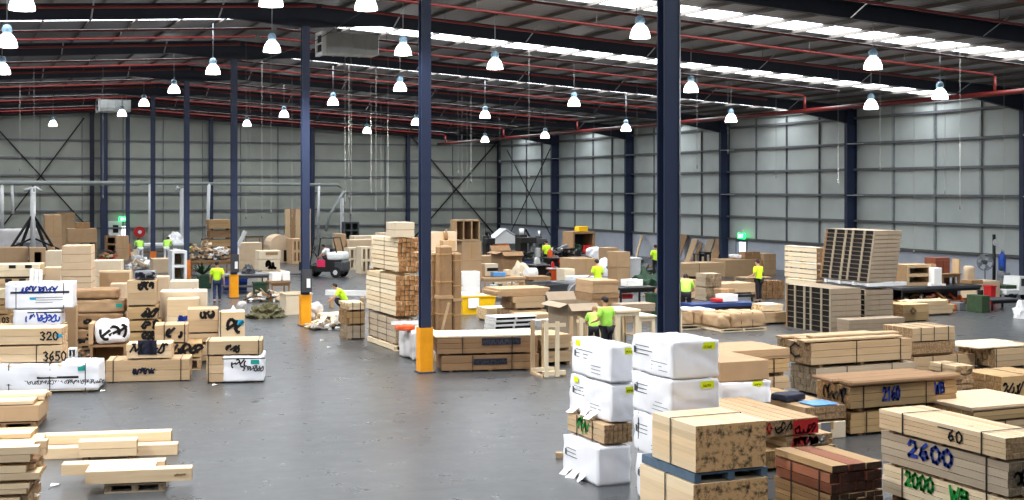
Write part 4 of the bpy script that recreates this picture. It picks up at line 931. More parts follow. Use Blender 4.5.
# --- S15 boxed beam with a knot
pl = Stack(903, 322).layer(903, 929, 305, D=1.0); pack(pl, 'squared timber block with a dark knot beside the black bench', 'honey', 'x', 2, 2, (), [('O','front',.25,.45,.3,.2,.07,'kraft_brown','knot')], bear=.03)
pl = Stack(880, 321).layer(880, 900, 306, D=1.0); pack(pl, 'short brown pack behind the joist stack', 'brown', 'y', 3, 4, ())
pl = Stack(906, 317).layer(906, 956, 302, D=.8); pack(pl, 'long loose planks lying before the black bench', 'pine', 'x', 3, 4, (), endj=.4)
# --- stacks of steel joists / trays
def joists(pl, label, n, cols, lean=0.0, white=True):
    rt = rootp('joist_stack', label, 'joist stack', pl); W, D, H = pl['W'], pl['D'], pl['H']; t = H/n
    for i in range(n):
        sx = lean*i/n; m = MB(); z = i*t; e = .008; zt = z+t-.012
        m.box((sx,0,z+e), (sx+W,.02,zt)); m.box((sx,D-.02,z+e), (sx+W,D,zt)); m.box((sx+W-.02,.02,z+e), (sx+W,D-.02,zt))
        m.build('tray', 'grey_card', rt); m = MB(); m.box((sx-.004,.004,z), (sx+W-.004,D-.004,z+.007)); m.build('deck', 'grey_card', rt)
        for fa, fb in ([(.05,.1),(.4,.47),(.92,.99)] if cols < 4 else [(.0,.03),(.19,.225),(.4,.44),(.545,.58),(.775,.81),(.965,.995)]):
            m = MB(); m.box((sx-.012,D*(1-fb)+.001,z), (sx+.02,D*(1-fa),z+t-.001)); m.build('web', 'joist_web' if fa else 'kraft_brown', rt)
        m = MB(); m.box((sx+.03,.03,z+e+.001), (sx+.05,D-.03,zt-.004)); m.build('cell_shade', 'dark_void', rt)  # dark sheet painted as the shade inside the open cells
        if i == n-1: m = MB(); m.box((sx,0,z+t-.0015), (sx+W,D,z+t)); m.build('top_sheet', 'grey_card', rt)
        m = MB(); m.box((sx+W*.5-.006,-.004,z), (sx+W*.5+.006,0,z+t)); m.build('joint', 'kraft_brown', rt)
    return rt
s = Stack(831, 334)
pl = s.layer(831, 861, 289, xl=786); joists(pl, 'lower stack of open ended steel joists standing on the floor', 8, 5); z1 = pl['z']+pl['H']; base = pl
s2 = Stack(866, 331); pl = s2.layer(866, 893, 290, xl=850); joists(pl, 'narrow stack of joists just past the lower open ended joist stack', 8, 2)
s3 = Stack(868.5, 331); s3.z = z1
pl = s3.layer(868.5, 905, 283, xl=822); pl['H'] = .12; pl['z'] = z1+.005; rt = rootp('steel_channel_rack', 'white steel channel frame between the lower and upper joist stacks', 'frame', pl)
for k in range(4): m = MB(); y = pl['D']*k/3.3; m.box((0,y,0), (pl['W']*(1.05 if k == 0 else .8),y+.1,.12)); m.build('channel', 'white_steel', rt)
m = MB(); m.box((.05,.02,.02), (.15,pl['D']*.98,.1)); m.build('cross_channel', 'white_steel', rt)
s3.z = z1+.13
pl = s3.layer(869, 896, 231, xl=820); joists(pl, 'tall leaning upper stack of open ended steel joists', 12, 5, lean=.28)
# crate stack beside it
s = Stack(816, 318); s.z = 0
for i, yt in enumerate((298, 281, 264, 247.5)):
    pl = s.layer(816 if i < 2 else 817, 823, yt, xl=786 if i < 2 else 785); W, D, H = pl['W'], pl['D'], pl['H']; rt = rootp('slatted_crate', ('lowest','second','third','topmost')[i]+' pale slatted crate in the pile beside the leaning joist stack', 'crate', pl)
    for z in (.04, H*.36, H*.68):
        m = MB(); m.box((-.02,0,z), (.0,D,z+H*.24)); m.build('side_slat', 'wood_pale_y', rt)
        m = MB(); m.box((0,-.02,z), (W,0,z+H*.24)); m.build('front_slat', 'wood_brown_x', rt)
    for y in (0, D*.5, D-.08):
        m = MB(); m.box((0,y,0), (.07,y+.08,H-.03)); m.build('post', 'wood_tan_z', rt)
        m = MB(); m.box((W-.07,y,0), (W,y+.08,H-.03)); m.build('post', 'wood_tan_z', rt)
    m = MB(); m.box((-.02,-.02,H-.03), (W,D,H-.002)); m.build('deck', 'wood_pale_y', rt)
def SL(xe, ye, yaw=-11): return Stack(xe, ye, yaw)
def SF(xe, ye, yaw=-13): return Stack(xe, ye, yaw)
# ================================================================ goods on the side with the wrapped long packs
BK = 'paint_black'
# white long pack with the two numbered packs on it
s = SL(-8, 394.5, -14)
pl = s.layer(-30, 98, 366, D=1.0); r = pack(pl, 'long white wrapped timber pack on the floor with a green label', 'pale', 'x', 4, 5, (.3,.62,.9), [('#','front',.84,.75,.16,.13,0,'print_teal','green_label'), (None,'front',.25,.3,2.2,.1,.012,'print_grey','printed_lines'), ('#','front',.08,.5,.9,.05,0,BK,'printed_band'), ('#','front',.52,.5,.9,.05,0,BK,'printed_band')], bear=.04)
m = MB(); m.bm(soft(pl['W']+.03, pl['D']+.03, pl['H']-.05, 41, .03, .01, 12, .02), 0, True); o = m.build('wrap', 'wrap_white', r); o.location = (-.015, -.012, .06)
pl = s.layer(-30, 62, 347.5, D=.8, dy=.15); pack(pl, 'pale timber pack with 3650 in black paint, on the long white pack', 'pine', 'x', 2, 4, (.72,), [('3650','front',.79,.12,.52,.2,.035,BK)], bear=.02)
pl = s.layer(-30, 62.5, 329.5, D=.8, dy=.2); pack(pl, 'pale timber pack with 320 in black paint, topmost on the long white pack', 'pine', 'x', 2, 4, (), [('320','front',.75,.3,.42,.18,.035,BK), ('#','front',.93,.45,.14,.07,0,'label_cyan','cyan_label')], bear=.02)
# white packs with blue writing, behind
s = SL(12, 367)
pl = s.layer(-25, 64, 348, D=1.0); pack(pl, 'plain pack hidden below the blue lettered white packs', 'tan', 'x', 2, 4, ())
pl = s.layer(-25, 63, 327.5, D=1.0); pack(pl, 'second plain pack just below the blue lettered white packs', 'tan', 'x', 2, 4, ())
pl = s.layer(13, 61, 310, D=.9); wrapped(pl, 'lower white wrapped pack with slashes of blue paint', seed=51, ms=[(None,'front',.25,.2,.85,.22,.03,'print_blue','painted_scrawl'), ('#','front',.3,.78,.9,.03,0,BK,'printed_band')])
pl = s.layer(5, 73, 283.5, D=.9); wrapped(pl, 'upper white wrapped pack with blue brushed letters over a dark band', seed=52, ms=[('#','front',.08,.6,1.45,.05,0,'print_navy','printed_band'), (None,'front',.2,.62,.6,.17,.03,'paint_blue','painted_scrawl'), (None,'front',.5,.6,.45,.17,.025,'paint_blue','painted_scrawl'), ('#','front',.36,.36,.16,.06,0,'label_cyan','cyan_label'), ('=','front',.45,.2,.7,.16,.012,'print_grey','printed_lines')], bands=((.16,'x'),(.86,'x')))
for k in range(3):
    a = 30 + k*4.4; q = SL(a, 367).layer(a, a+3.6, 300, .2, h=.33+.03*(k == 0), z=pl['z']+pl['H'], dy=.3); m = MB(); m.cbox((0,0,0),(q['W'],.2,q['H']),.01)
    o = m.build('white_packet', 'paper_white', None, None, ('tallest white packet standing on the blue lettered pack','middle white packet standing on the blue lettered pack','last white packet standing on the blue lettered pack')[k], 'packet', 'white packets on the blue lettered pack'); o.location = (q['x'], q['y'], q['z']); o.rotation_euler = (0,0,0)
# edge packs, 03
s = SL(-12, 350)
for i, (x1, yt) in enumerate(((10, 339), (11, 327), (12, 315.5), (8, 306), (5, 300), (4.5, 289.5))):
    pl = s.layer(-20, x1, yt, D=.6, dy=2.2); pack(pl, 'timber pack cut by the frame edge, %s from the floor beside the blue lettered packs' % ('first','second','third','fourth','fifth','sixth')[i], 'honey' if i != 5 else 'pale', 'x', 2, 4, (), [('03','front',.68,.3,.22,.16,.03,BK)] if i == 2 else (), bear=.02)
# dark strapped packs behind
s = SL(-5, 338)
for i, (x1, yt) in enumerate(((40, 322), (38, 306), (34, 292), (32, 279), (40, 265))):
    pl = s.layer(-20, x1, yt, D=1.1); pack(pl, '%s pack of the pale pile with short black straps at the frame edge' % ('lowest','second','third','fourth','topmost')[i], 'pale' if i == 4 else 'tan', 'x', 2, 5, (), [('#','front',.48,.72,.2,.1,0,BK,'painted_mark'), ('#','front',.75,.72,.2,.1,0,BK,'painted_mark')] if i > 2 else (), bear=.04)
# carton column 61-92
s = SL(61, 345)
boxstack(s, 61.5, 91.5, (331, 317, 303, 289.5, 277, 263, 246), 1.1, ['%s carton of the tall cream carton column' % a for a in ('lowest','second','third','fourth','fifth','sixth','topmost')], 'kraft_pale', 'cream carton column', lids=1, tape=False)
s = SL(42, 333)
boxstack(s, 42.5, 60.5, (320, 302, 285, 268), 1.0, ['%s carton beside the tall cream column, low pile' % a for a in ('lowest','second','third','topmost')], 'kraft_pale', 'cartons beside the cream column', tape=False)
s2 = SL(46, 318); boxstack(s2, 45, 62, (297, 274, 251), .8, ['%s carton in the narrow pile touching the tall cream column' % a for a in ('lowest','middle','topmost')], 'carton_pale', 'narrow carton pile', tape=False)
s = SL(92, 325); boxstack(s, 92, 121.5, (308, 292, 277, 261), 1.0, ['%s carton in the pale pile past the tall cream column' % a for a in ('lowest','second','third','topmost')], 'carton_pale', 'pale carton pile', tape=False)
# OSB framed pack
s = SL(98, 338)
for i, (x1, yt) in enumerate(((132, 321), (131, 304), (130, 289))):
    pl = s.layer(98, x1, yt, D=.9); pack(pl, '%s pack under the pale edged speckled pack' % ('lowest','second','third')[i], 'tan', 'x', 2, 5, (), bear=.04)
pl = s.layer(98, 131, 271.5, D=.7); rt = carton(pl, 'speckled tan pack with a pale edge frame', 'kraft', 'covered_pack', 'covered pack', tape=False)
m = MB(); W, H = pl['W'], pl['H']; e = .05
m.v += [(0,-.012,0),(W,-.012,0),(W,-.012,H),(0,-.012,H),(e,-.012,e),(W-e,-.012,e),(W-e,-.012,H-e),(e,-.012,H-e)]
for q in ((0,1,5,4),(1,2,6,5),(2,3,7,6),(3,0,4,7)): m.face(q)
m.build('edge_frame', 'wood_pale_x', rt, fix=False)
# rough kraft packs 73-125
s = SL(70, 352)
for i, (x0, x1, yt, lb) in enumerate(((66, 122, 341, 'lowest crumpled kraft pack behind the white wrapped roll'), (66, 120, 330, 'second crumpled kraft pack behind the white wrapped roll'), (74, 124, 314, 'third crumpled kraft pack behind the white wrapped roll'), (73, 125, 300, 'fourth crumpled kraft pack behind the white wrapped roll'), (73, 118, 290, 'topmost crumpled kraft pack behind the white wrapped roll'))):
    wrapped(s.layer(x0, x1, yt, D=.9), lb, 'kraft_brown' if i != 3 else 'kraft', seed=60+i, name='kraft_pack', cat='kraft pack', amp=.04, r=.06, ms=[('#','front',.82,.4,.18,.1,0,'print_teal','green_label')] if i == 3 else [(None,'front',.2,.3,.4,.15,.04,BK,'painted_scrawl')] if i == 2 else ())
jumble('scrap_heap', 'tangle of brown scraps and torn card before the crumpled kraft packs', 'scraps', at(78, 120, 360, 324, .4), 60, ['kraft_brown','dark_void','wood_brown_x','kraft','dark_grey'], 3, .35, .06)
pl = SL(62, 357).layer(63, 76, 306, D=.5); carton(pl, 'plain tall tan carton beside the blue lettered white packs', 'kraft', tape=False)
# block pack 126-158
s = SL(126, 352)
for i, (x0, x1, yt) in enumerate(((126, 165, 343), (126, 163, 333), (125, 162, 321), (128, 158, 307), (129, 156, 305))):
    pl = s.layer(x0, x1, yt, D=1.0) if i < 4 else None
    if pl: pack(pl, '%s pack under the square tan pack with a grey bag on top' % ('lowest','second','third','fourth')[i], 'honey', 'x', 2, 5, (), [(None,'front',.45,.2,.45,.25,.05,BK,'painted_scrawl')] if i in (1, 2, 3) else (), bear=.03)
pl = s.layer(127, 157, 281, D=.8); pack(pl, 'square tan pack with black scrawl and a grey printed bag on top', 'tan', 'x', 2, 5, (), [(None,'front',.38,.66,.4,.2,.05,BK,'painted_scrawl')], bear=.03)
q = dict(pl); q.update(z=pl['z']+pl['H']+.01, W=pl['W']*.72, D=.5, H=.26, x=pl['x']+.2, y=pl['y']+.1); wrapped(q, 'grey and navy printed bag slumped on the square tan pack', 'mid_grey', name='bag', cat='bag', seed=71, amp=.05, r=.1, ms=[(None,'front',.1,.2,.5,.15,.04,'print_navy','print')])
pl = SL(110, 344).layer(110, 126, 284, D=.6); carton(pl, 'small pale carton between the speckled pack and the square tan pack', 'kraft_pale', tape=False)
pl = SL(158, 338).layer(152, 169, 277, D=.7); carton(pl, 'tan carton right behind the square tan pack with the bag', 'kraft_pale', ms=[('#','front',.2,.5,.14,.2,0,'kraft_brown','printed_mark')], tape=False)
# white wrapped roll on a dark shelf box
s = SL(90, 375)
pl = s.layer(90, 126, 345.5, D=.9); W, D, H = pl['W'], pl['D'], pl['H']; rt = rootp('open_crate', 'dark open brown crate under the white wrapped roll', 'crate', pl)
m = MB(); m.box((0,0,0),(W,D,.05)); m.build('base_board','wood_brown_x',rt); m = MB(); m.box((0,0,H-.05),(W,D,H)); m.build('top_board','wood_brown_x',rt)
for x in (0, W-.06): m = MB(); m.box((x,0,.05),(x+.06,D,H-.05)); m.build('side_board','wood_brown_z',rt)
m = MB(); m.box((.06,D-.05,.05),(W-.06,D,H-.05)); m.build('back_board','kraft_brown',rt)
pl = s.layer(94, 128, 321.5, D=.85); rt = wrapped(pl, 'white wrapped roll with thick black scrawl on the dark open crate', seed=72, r=.16, amp=.03, ms=[(None,'front',.2,.2,.6,.4,.05,BK,'painted_scrawl')])
q = dict(pl); q.update(x=pl['x']-.13, W=.11, y=pl['y']+.02, H=pl['H']-.06); carton(q, 'kraft end board against the white wrapped roll', 'kraft', name='end_board', cat='board', tape=False)
pl = SL(67, 366).layer(68, 76, 349, D=.4, ); shelves(pl, 'small white wire rack beside the numbered packs', 'white_steel', 2, 2, 'dark_void', t=.025)
# front pack + printed pack on it
s = SL(103, 383, -13)
pl = s.layer(105.5, 190, 361, D=.95); pack(pl, 'long tan pack on the floor with blue stencil marks, under a navy printed pack', 'tan', 'x', 2, 4, (.09,.89), [(None,'front',.32,.38,.5,.13,.03,'print_navy','painted_scrawl')], bear=.02)
pl = s.layer(126, 172, 344.5, D=.75, dy=.05); pack(pl, 'pale pack with a navy and gold printed picture band, on the long tan pack', 'pine', 'x', 2, 4, (), [('#','front',.26,.3,.34,.34,0,'print_navy','print_patch'), ('#','front',.5,.28,.18,.34,0,'print_navy','print_patch'), (None,'front',.08,.3,.9,.28,.035,BK,'painted_scrawl')], bear=.02)
# 154-186 scrawled pack on dark base
s = SL(160, 371)
pl = s.layer(158, 201, 360, D=1.1); pallet(pl, 'brown pallet under the scrawled pack behind the long tan pack', 'wood_tan')
pl = s.layer(163, 202, 344, D=1.0); pack(pl, 'dark marked pack on the brown pallet', 'honey', 'x', 3, 5, (), [(None,'front',.05,.25,.9,.3,.05,BK,'painted_scrawl')], bear=.03)
pl = s.layer(154, 188, 325.5, D=.9); pack(pl, 'pale pack with fat black scrawl on the dark marked pack', 'tan', 'x', 2, 4, (.3,.9), [(None,'front',.35,.25,.4,.3,.05,BK,'painted_scrawl')], bear=.02)
# 187-218
s = SL(190, 365)
pl = s.layer(188, 219, 345, D=.9, dy=.3); pack(pl, 'bottom pack of the pile behind the half wrapped pack', 'tan', 'x', 3, 5, ())
pl = s.layer(188, 218, 334, D=.9, dy=.3); pack(pl, 'thin middle pack of the pile behind the half wrapped pack', 'tan', 'x', 2, 5, (), bear=.05)
pl = s.layer(187, 218.5, 309.5, D=.85, dy=.3); pack(pl, 'top pale pack with a small black scrawl, behind the half wrapped pack', 'tan', 'x', 2, 5, (), [(None,'front',.42,.62,.33,.2,.045,BK,'painted_scrawl')], bear=.02)
# 219-245
s = SL(219, 364); pl = s.layer(219, 246, 342, D=.8); pack(pl, 'lower pack behind the half wrapped pack, nearest the empty floor', 'tan', 'x', 2, 4, ())
pl = s.layer(219, 245, 312.5, D=.8); pack(pl, 'cream pack with a black face-like scrawl and teal label', 'pine', 'x', 2, 4, (.06,), [(None,'front',.3,.3,.4,.4,.06,BK,'painted_scrawl'), ('#','front',.65,.55,.2,.14,0,'label_cyan','cyan_label')], bear=.02)
# 204-263 half wrapped pack
s = SL(207, 383.5, -15)
pl = s.layer(206, 263, 356.5, D=.95); pack(pl, 'lower tan pack half covered in white plastic, with dark scribble', 'tan', 'x', 3, 5, (.04,), [], bear=.03)
q = dict(pl); q.update(x=pl['x']+pl['W']*.3, y=pl['y']-.03, W=pl['W']*.715, D=pl['D']+.05, z=.025, H=pl['H']-.02)
wr_ = MB(); wr_.bm(soft(q['W'], q['D'], q['H'], 81, .03, .01, 12, .02), 0, True); rt2 = wr_.build('plastic_wrap', 'wrap_white', scn.objects[[o.name for o in scn.objects if o.get('label', '').startswith('lower tan pack half')][0]]); rt2.location = (pl['W']*.3, -.03, .025)
q2 = dict(q); marks(rt2, q2, [(None,'front',.2,.55,.4,.2,.025,BK,'painted_scrawl'), (None,'front',.45,.4,.5,.14,.02,'print_grey','painted_scrawl'), ('#','front',.68,.68,.2,.1,0,'print_teal','green_label'), ('#','front',-.02,.88,1.0,.025,0,BK,'tape_edge')], .03)
pl = s.layer(205, 262, 341.5, D=.95); pack(pl, 'tan strapped pack on the half plastic covered pack', 'tan', 'x', 1, 4, (.05,.94), [(None,'front',.37,.2,.3,.18,.035,BK,'painted_scrawl')], bear=.02)
# cream boxes 160-206 and 167-198
s = SL(166, 352)
pl = s.layer(160, 206, 333, D=1.0, dy=1.0); pack(pl, 'base pack under the cream boxes behind the scrawled packs', 'tan', 'x', 3, 5, ()); z0 = s.z
pl = s.layer(160, 207, 292, D=1.0, dy=1.0); carton(pl, 'big cream box behind the blue scrawled box', 'carton_pale', tape=False)
s.z = z0; pl = s.layer(167, 199, 299.5, D=.8, dy=.1, z=0); pack(pl, 'cream edged tan box with a blue scrawl', 'pine', 'x', 3, 5, (), [(None,'front',.35,.55,.55,.18,.05,'paint_blue','painted_scrawl')], bear=.03)
s = SL(170, 330); pl = s.layer(169, 200, 306, D=.9); carton(pl, 'lower cream carton behind the big cream box', 'carton_pale', tape=False)
pl = s.layer(170, 198, 281.5, D=.9); carton(pl, 'cream carton with brown printed oval on top, behind the big cream box', 'carton_pale', tape=False, ms=[('O','front',.62,.25,.35,.28,.12,'kraft_brown','printed_mark'), ('K','front',.05,.3,.2,.25,.05,'print_grey','printed_mark')])
# ---------------------------------------------------------------- floor corner nearest the camera
s = SF(-10, 431)
pl = s.layer(-30, 36, 419, D=1.2); pl['H'] = min(pl['H'], .14); rt = rootp('pallet', 'brown pallet under the covered boards at the frame edge', 'pallet', pl); pallet_parts(rt, pl['W'], pl['D'], 0, pl['H'], 'wood_brown', 4); s.z = pl['H']
pl = s.layer(-30, 39, 407, D=1.1); carton(pl, 'kraft covered pack on the brown pallet at the frame edge', 'kraft', 'covered_pack', 'covered pack', tape=False)
pl = s.layer(-30, 33.5, 402.5, D=.5); pack(pl, 'front pale board bundle on the kraft covered pack', 'pine', 'x', 1, 2, (), bear=0)
pl2 = dict(pl); pl2.update(y=pl['y']+.52, W=pl['W']+.33, H=.13, D=.5); pack(pl2, 'rear pale board bundle on the kraft covered pack, end ragged', 'pine', 'x', 2, 3, (), bear=0, endj=.12)
# sawn board stack at the frame edge
s = SF(-10, 520)
for i, (x1, yt, lb) in enumerate(((32, 500, 'lowest'), (33, 486, 'second'), (41, 468, 'third'), (42, 449, 'topmost'))):
    pl = s.layer(-40, x1, yt, D=1.0); pack(pl, lb+' ragged bundle of sawn boards in the pile at the frame corner', 'pine', 'x', 2, 5, (), endj=.22, bear=.03)
pl2 = dict(pl); pl2.update(z=pl['z']+pl['H']+.003, D=.35, H=.07, y=pl['y']+.65, W=pl['W']*.9); pack(pl2, 'single pale plank lying on the ragged sawn board pile', 'pine', 'x', 1, 1, (), bear=0)
pl = SF(-10, 457).layer(-40, 31, 436, D=.7); pack(pl, 'low tan pack between the covered boards and the ragged sawn board pile', 'tan', 'x', 3, 4, ())
# long boards on the floor
b0 = SF(36, 460)
pl = b0.layer(36, 178, 449, D=.28, dy=0); bar_ = pack(pl, 'lower long pale board lying on the floor in front of its twin', 'pine', 'x', 1, 1, (), bear=0)
pl = b0.layer(34, 171, 436, D=.3, dy=.45, z=0); pack(pl, 'long pale board standing behind the lower long board', 'pine', 'x', 2, 1, (), bear=0, endj=0)
pl = SF(78, 463).layer(78, 137, 442, D=.3, dy=-.02); pack(pl, 'short thick pale block in front of the long boards', 'pine', 'x', 2, 1, (), bear=.1)
s = SF(104, 494)
pl = s.layer(104, 165, 485, D=.9); rt = rootp('pallet', 'low pallet carrying the pale square edged boards', 'pallet', pl); pallet_parts(rt, pl['W'], pl['D'], 0, pl['H'], 'wood_grey', 4); z = s.z
pl = s.layer(84, 192, 472, D=.26, dy=-.03); pack(pl, 'front long pale board on the low pallet, worn at one end', 'pine', 'x', 1, 1, (), [(None,'front',.84,.4,.16,.04,.008,'kraft_brown','scuff_mark')], bear=0)
s.z = z; pl = s.layer(86, 155, 475, D=.4, dy=.26); pl['H'] = .17; pack(pl, 'middle pale board on the low pallet', 'pale', 'x', 1, 1, (), bear=0)
s.z = z; pl = s.layer(60, 166, 463, D=.3, dy=.68); pl['H'] = .17; pack(pl, 'rear long pale board on the low pallet, reaching out past it', 'pine', 'x', 1, 1, (), bear=0)
# ================================================================ middle of the hall
# printed kraft packs beside the yellow column guard
s = Stack(444, 372.5, -13)
NB = [('#','front',.33,.62,.95,.16,0,'print_navy','printed_band'), (None,'front',.34,.64,.9,.1,.02,'print_grey','printed_band_lettering')]
pl = s.layer(441, 539, 356, D=1.1); pack(pl, 'lower kraft wrapped pack with a navy printed band, beside the yellow column guard', 'brown', 'x', 2, 4, (.32,.72), [('#','front',.33,.42,.85,.15,0,'print_navy','printed_band'), (None,'front',.34,.44,.8,.1,.02,'print_grey','printed_band_lettering')], bear=.04)
pl = s.layer(437, 538, 338.5, D=1.1); pack(pl, 'upper kraft wrapped pack with a navy printed band, beside the yellow column guard', 'brown', 'x', 3, 4, (.25,.74), [('#','front',.44,.55,1.0,.17,0,'print_navy','printed_band'), (None,'front',.45,.57,.95,.12,.02,'print_grey','printed_band_lettering')], bear=.03)
q = dict(pl); q.update(z=pl['z']+pl['H']+.012, H=.04, D=pl['D']+.3, x=pl['x']-.05, W=pl['W']+.1); sheets(q, 'pale board sheets covering the printed kraft packs', 'carton_pale', 2, .03)
# pack behind and the post frame
s = Stack(540, 372); pl = s.layer(541, 572, 352, D=1.2, dy=.9); pack(pl, 'pack on dark bearers behind the pale post frame', 'tan', 'x', 2, 4, (), bear=.12)
pl = s.layer(541, 571, 335.5, D=1.2, dy=.9); pack(pl, 'upper pack behind the pale post frame', 'tan', 'x', 3, 4, ())
def stillage(label, xl, xr, yb, yt, D, posts, group=None):
    pl = at(xl, xr, yb, yt, D); W, H = pl['W'], pl['H']; rt = rootp('post_frame', label, 'frame', pl, group)
    m = MB(); m.box((0,0,.05),(W,.08,.15)); m.build('base_rail','wood_pale_x',rt); m = MB(); m.box((0,D-.08,.05),(W,D,.15)); m.build('base_rail','wood_pale_x',rt)
    for x in (0, W-.1): m = MB(); m.box((x,0,0),(x+.1,D,.05)); m.build('skid','wood_tan_y',rt)
    for f in posts:
        x = W*f; m = MB(); m.box((x,-.05,.02),(x+.1,-.002,H)); m.build('post','wood_pale_z',rt)
        m = MB(); m.box((x,D+.002,.02),(x+.1,D+.05,H*.97)); m.build('post','wood_tan_z',rt)
    m = MB(); m.box((0,.0,H-.14),(W,.05,H-.05)); m.build('top_rail','wood_pale_x',rt)
    return rt
stillage('pale timber post frame standing at the end of the printed kraft packs', 543, 566, 378, 322, .75, (.04,.52))
stillage('small pale post frame in front of the workers in green shirts', 577, 600, 349, 318, .6, (.1,.45,.78))
# open carton, timber table, crate by the two workers
pl = at(568, 597, 343, 304, 1.4); carton(pl, 'large brown open carton behind the pale post frames', 'grey_card', opened=True)
pl = at(616, 641, 350, 310.5, 1.2); table(pl, 'pale timber trestle table by the green shirted workers', 'wood_pale_x', 'wood_pale_z', lw=.12, tt=.08)
pl = at(638, 657, 347, 316, 1.1); rt = table(pl, 'second pale timber trestle half behind the thick blue column', 'wood_pale_x', 'wood_pale_z', lw=.1, tt=.06, shelf='wood_tan_x')
pl = at(674, 684, 341, 309, .8); table(pl, 'narrow pale timber trestle just past the thick blue column', 'wood_pale_x', 'wood_pale_z', lw=.12, tt=.07)
pl = at(606, 634, 346, 326, .8); pl['y'] += 1.6; pl['x'] += .2; carton(pl, 'grey carton under the trestle table by the workers', 'grey_card', tape=False)
# timber stack on pallets beside the guard (three tiers)
s = Stack(397, 351)
pl = s.layer(394, 416, 346, xl=367); rt = rootp('pallet', 'white edged pallet under the grey bundled tier, nearest the yellow column guard', 'pallet', pl); pallet_parts(rt, pl['W'], pl['D'], 0, pl['H'], 'wood_pale', 4)
pl = s.layer(396, 417, 319.5, xl=367); pack(pl, 'grey bundled bottom tier of the tall timber stack by the yellow column guard', 'grey', 'y', 4, 5, (.3,.6,.9), bear=.03, endj=.08, gp=.14)
pl = s.layer(396.5, 420, 276, xl=365.5, gap=.03); pack(pl, 'middle tier of pale boards with brown ends, tall stack by the yellow column guard', 'ends', 'y', 8, 5, (.5,), bear=.05, endj=.12, gp=.16)
pl = s.layer(399, 420, 238, xl=371, gap=.05); pack(pl, 'upper tier of boards with brown ends, tall stack by the yellow column guard', 'ends', 'y', 7, 5, (.5,), bear=.06, endj=.14, gp=.16)
pl = s.layer(395, 414.5, 222.5, xl=386); carton(pl, 'pale carton on top of the tall timber stack by the yellow column guard', 'carton_pale', lids=1, tape=False)
# white wrapped bundle with orange lid
s = Stack(413, 361); pl = s.layer(413, 436, 331, xl=398); wrapped(pl, 'greyish plastic wrapped bundle tucked behind the yellow column guard', 'wrap_grey', seed=91, amp=.05, r=.07)
q = dict(x=pl['x']-.35, y=pl['y']+.2, z=pl['z']+pl['H']-.01, yaw=0, W=.5, D=.35, H=.14); wrapped(q, 'orange red bag on the plastic wrapped bundle', 'orange_paint', name='bag', cat='bag', seed=92, r=.05, amp=.03)
a = G(394, 353, 0); z = .9; P = GD(392, 36.0); Q = GD(419, 35.6); bar('white plastic beam lying across behind the yellow column guard', (P[0], P[1], zat(P, 323)), (Q[0], Q[1], zat(Q, 322.5)), .1, .1, 'white_steel', 'plastic_beam', 'beam')
# standing brown tubes
for i, (xl, xr, yb, yt, lb) in enumerate(((440, 452.5, 338, 246, 'tallest brown wrapped upright bundle beside the yellow column guard'), (453.5, 462, 337, 253, 'second brown upright bundle, furthest from the yellow column guard'), (432, 440, 336, 253, 'thin brown upright bundle closest to the yellow column guard'))):
    pl = at(xl, xr, yb, yt, .45); rt = rootp('upright_bundle', lb, 'bundle', pl); W, D, H = pl['W'], pl['D'], pl['H']
    m = MB(); m.cbox((0,0,0),(W,D,H),.05); m.build('wrap', 'kraft_brown', rt)
    for f in (.28,.62): strap_loop.__call__
    for z in (H*.25, H*.6, H*.9): m = MB(); m.cbox((-.012,-.012,z),(W+.012,D+.012,z+.04),.005); m.build('band','tape',rt)
    m = MB(); m.cbox((-.02,-.02,H*.42),(W+.02,D+.02,H*.46),.01); m.build('wrap_fold','kraft',rt)
P = GD(433, 34.4); Q = GD(449, 34.3); bar('slanting brown batten leaning on the upright bundles', (P[0], P[1]-.1, 0.03), (Q[0], Q[1], zat(Q, 303)), .07, .07, 'wood_tan_x', 'batten', 'batten')
pl = at(430, 462, 318, 254, .9); pl['y'] += 1.2; H = pl['H']; table(pl, 'tall bench with a pale sheet top behind the brown upright bundles', 'carton_pale', 'wood_tan_z', tt=.06); 
zb = zat((pl['x'], pl['y']), 254)
q = Stack(430, 318).layer(430, 457, 232, .4, z=H+.01, dy=1.65); carton(q, 'wide flat tan carton on the tall bench behind the upright bundles', 'kraft_pale')
q = Stack(442, 318).layer(443, 456, 237, .35, z=H+.01, dy=1.25); q['H'] = .42; carton(q, 'small tan carton on the tall bench behind the upright bundles', 'kraft')
m = MB(); m.lathe([(0,0),(.07,0),(.075,.2),(.06,.26),(.03,.32),(.03,.4),(0,.4)]); o = m.build('bottle', 'kraft_brown', None, None, 'brown bottle standing on the small tan carton', 'bottle'); o.location = (q['x']+.18, q['y']+.15, q['z']+.425)
# cabinet tower
s = Stack(463, 300)
pl = s.layer(463, 481, 281, D=.9); carton(pl, 'carton at the foot of the pigeonhole cabinet pile', 'kraft', tape=False)
pl = s.layer(462, 481.5, 241.5, D=.8); carton(pl, 'tall tan carton under the pigeonhole cabinet', 'kraft', lids=1)
pl = s.layer(455.5, 480, 220, D=.6); shelves(pl, 'pigeonhole cabinet with brown openings on the tall tan carton', 'wood_tan_x', 1, 3, 'mahogany', t=.06)
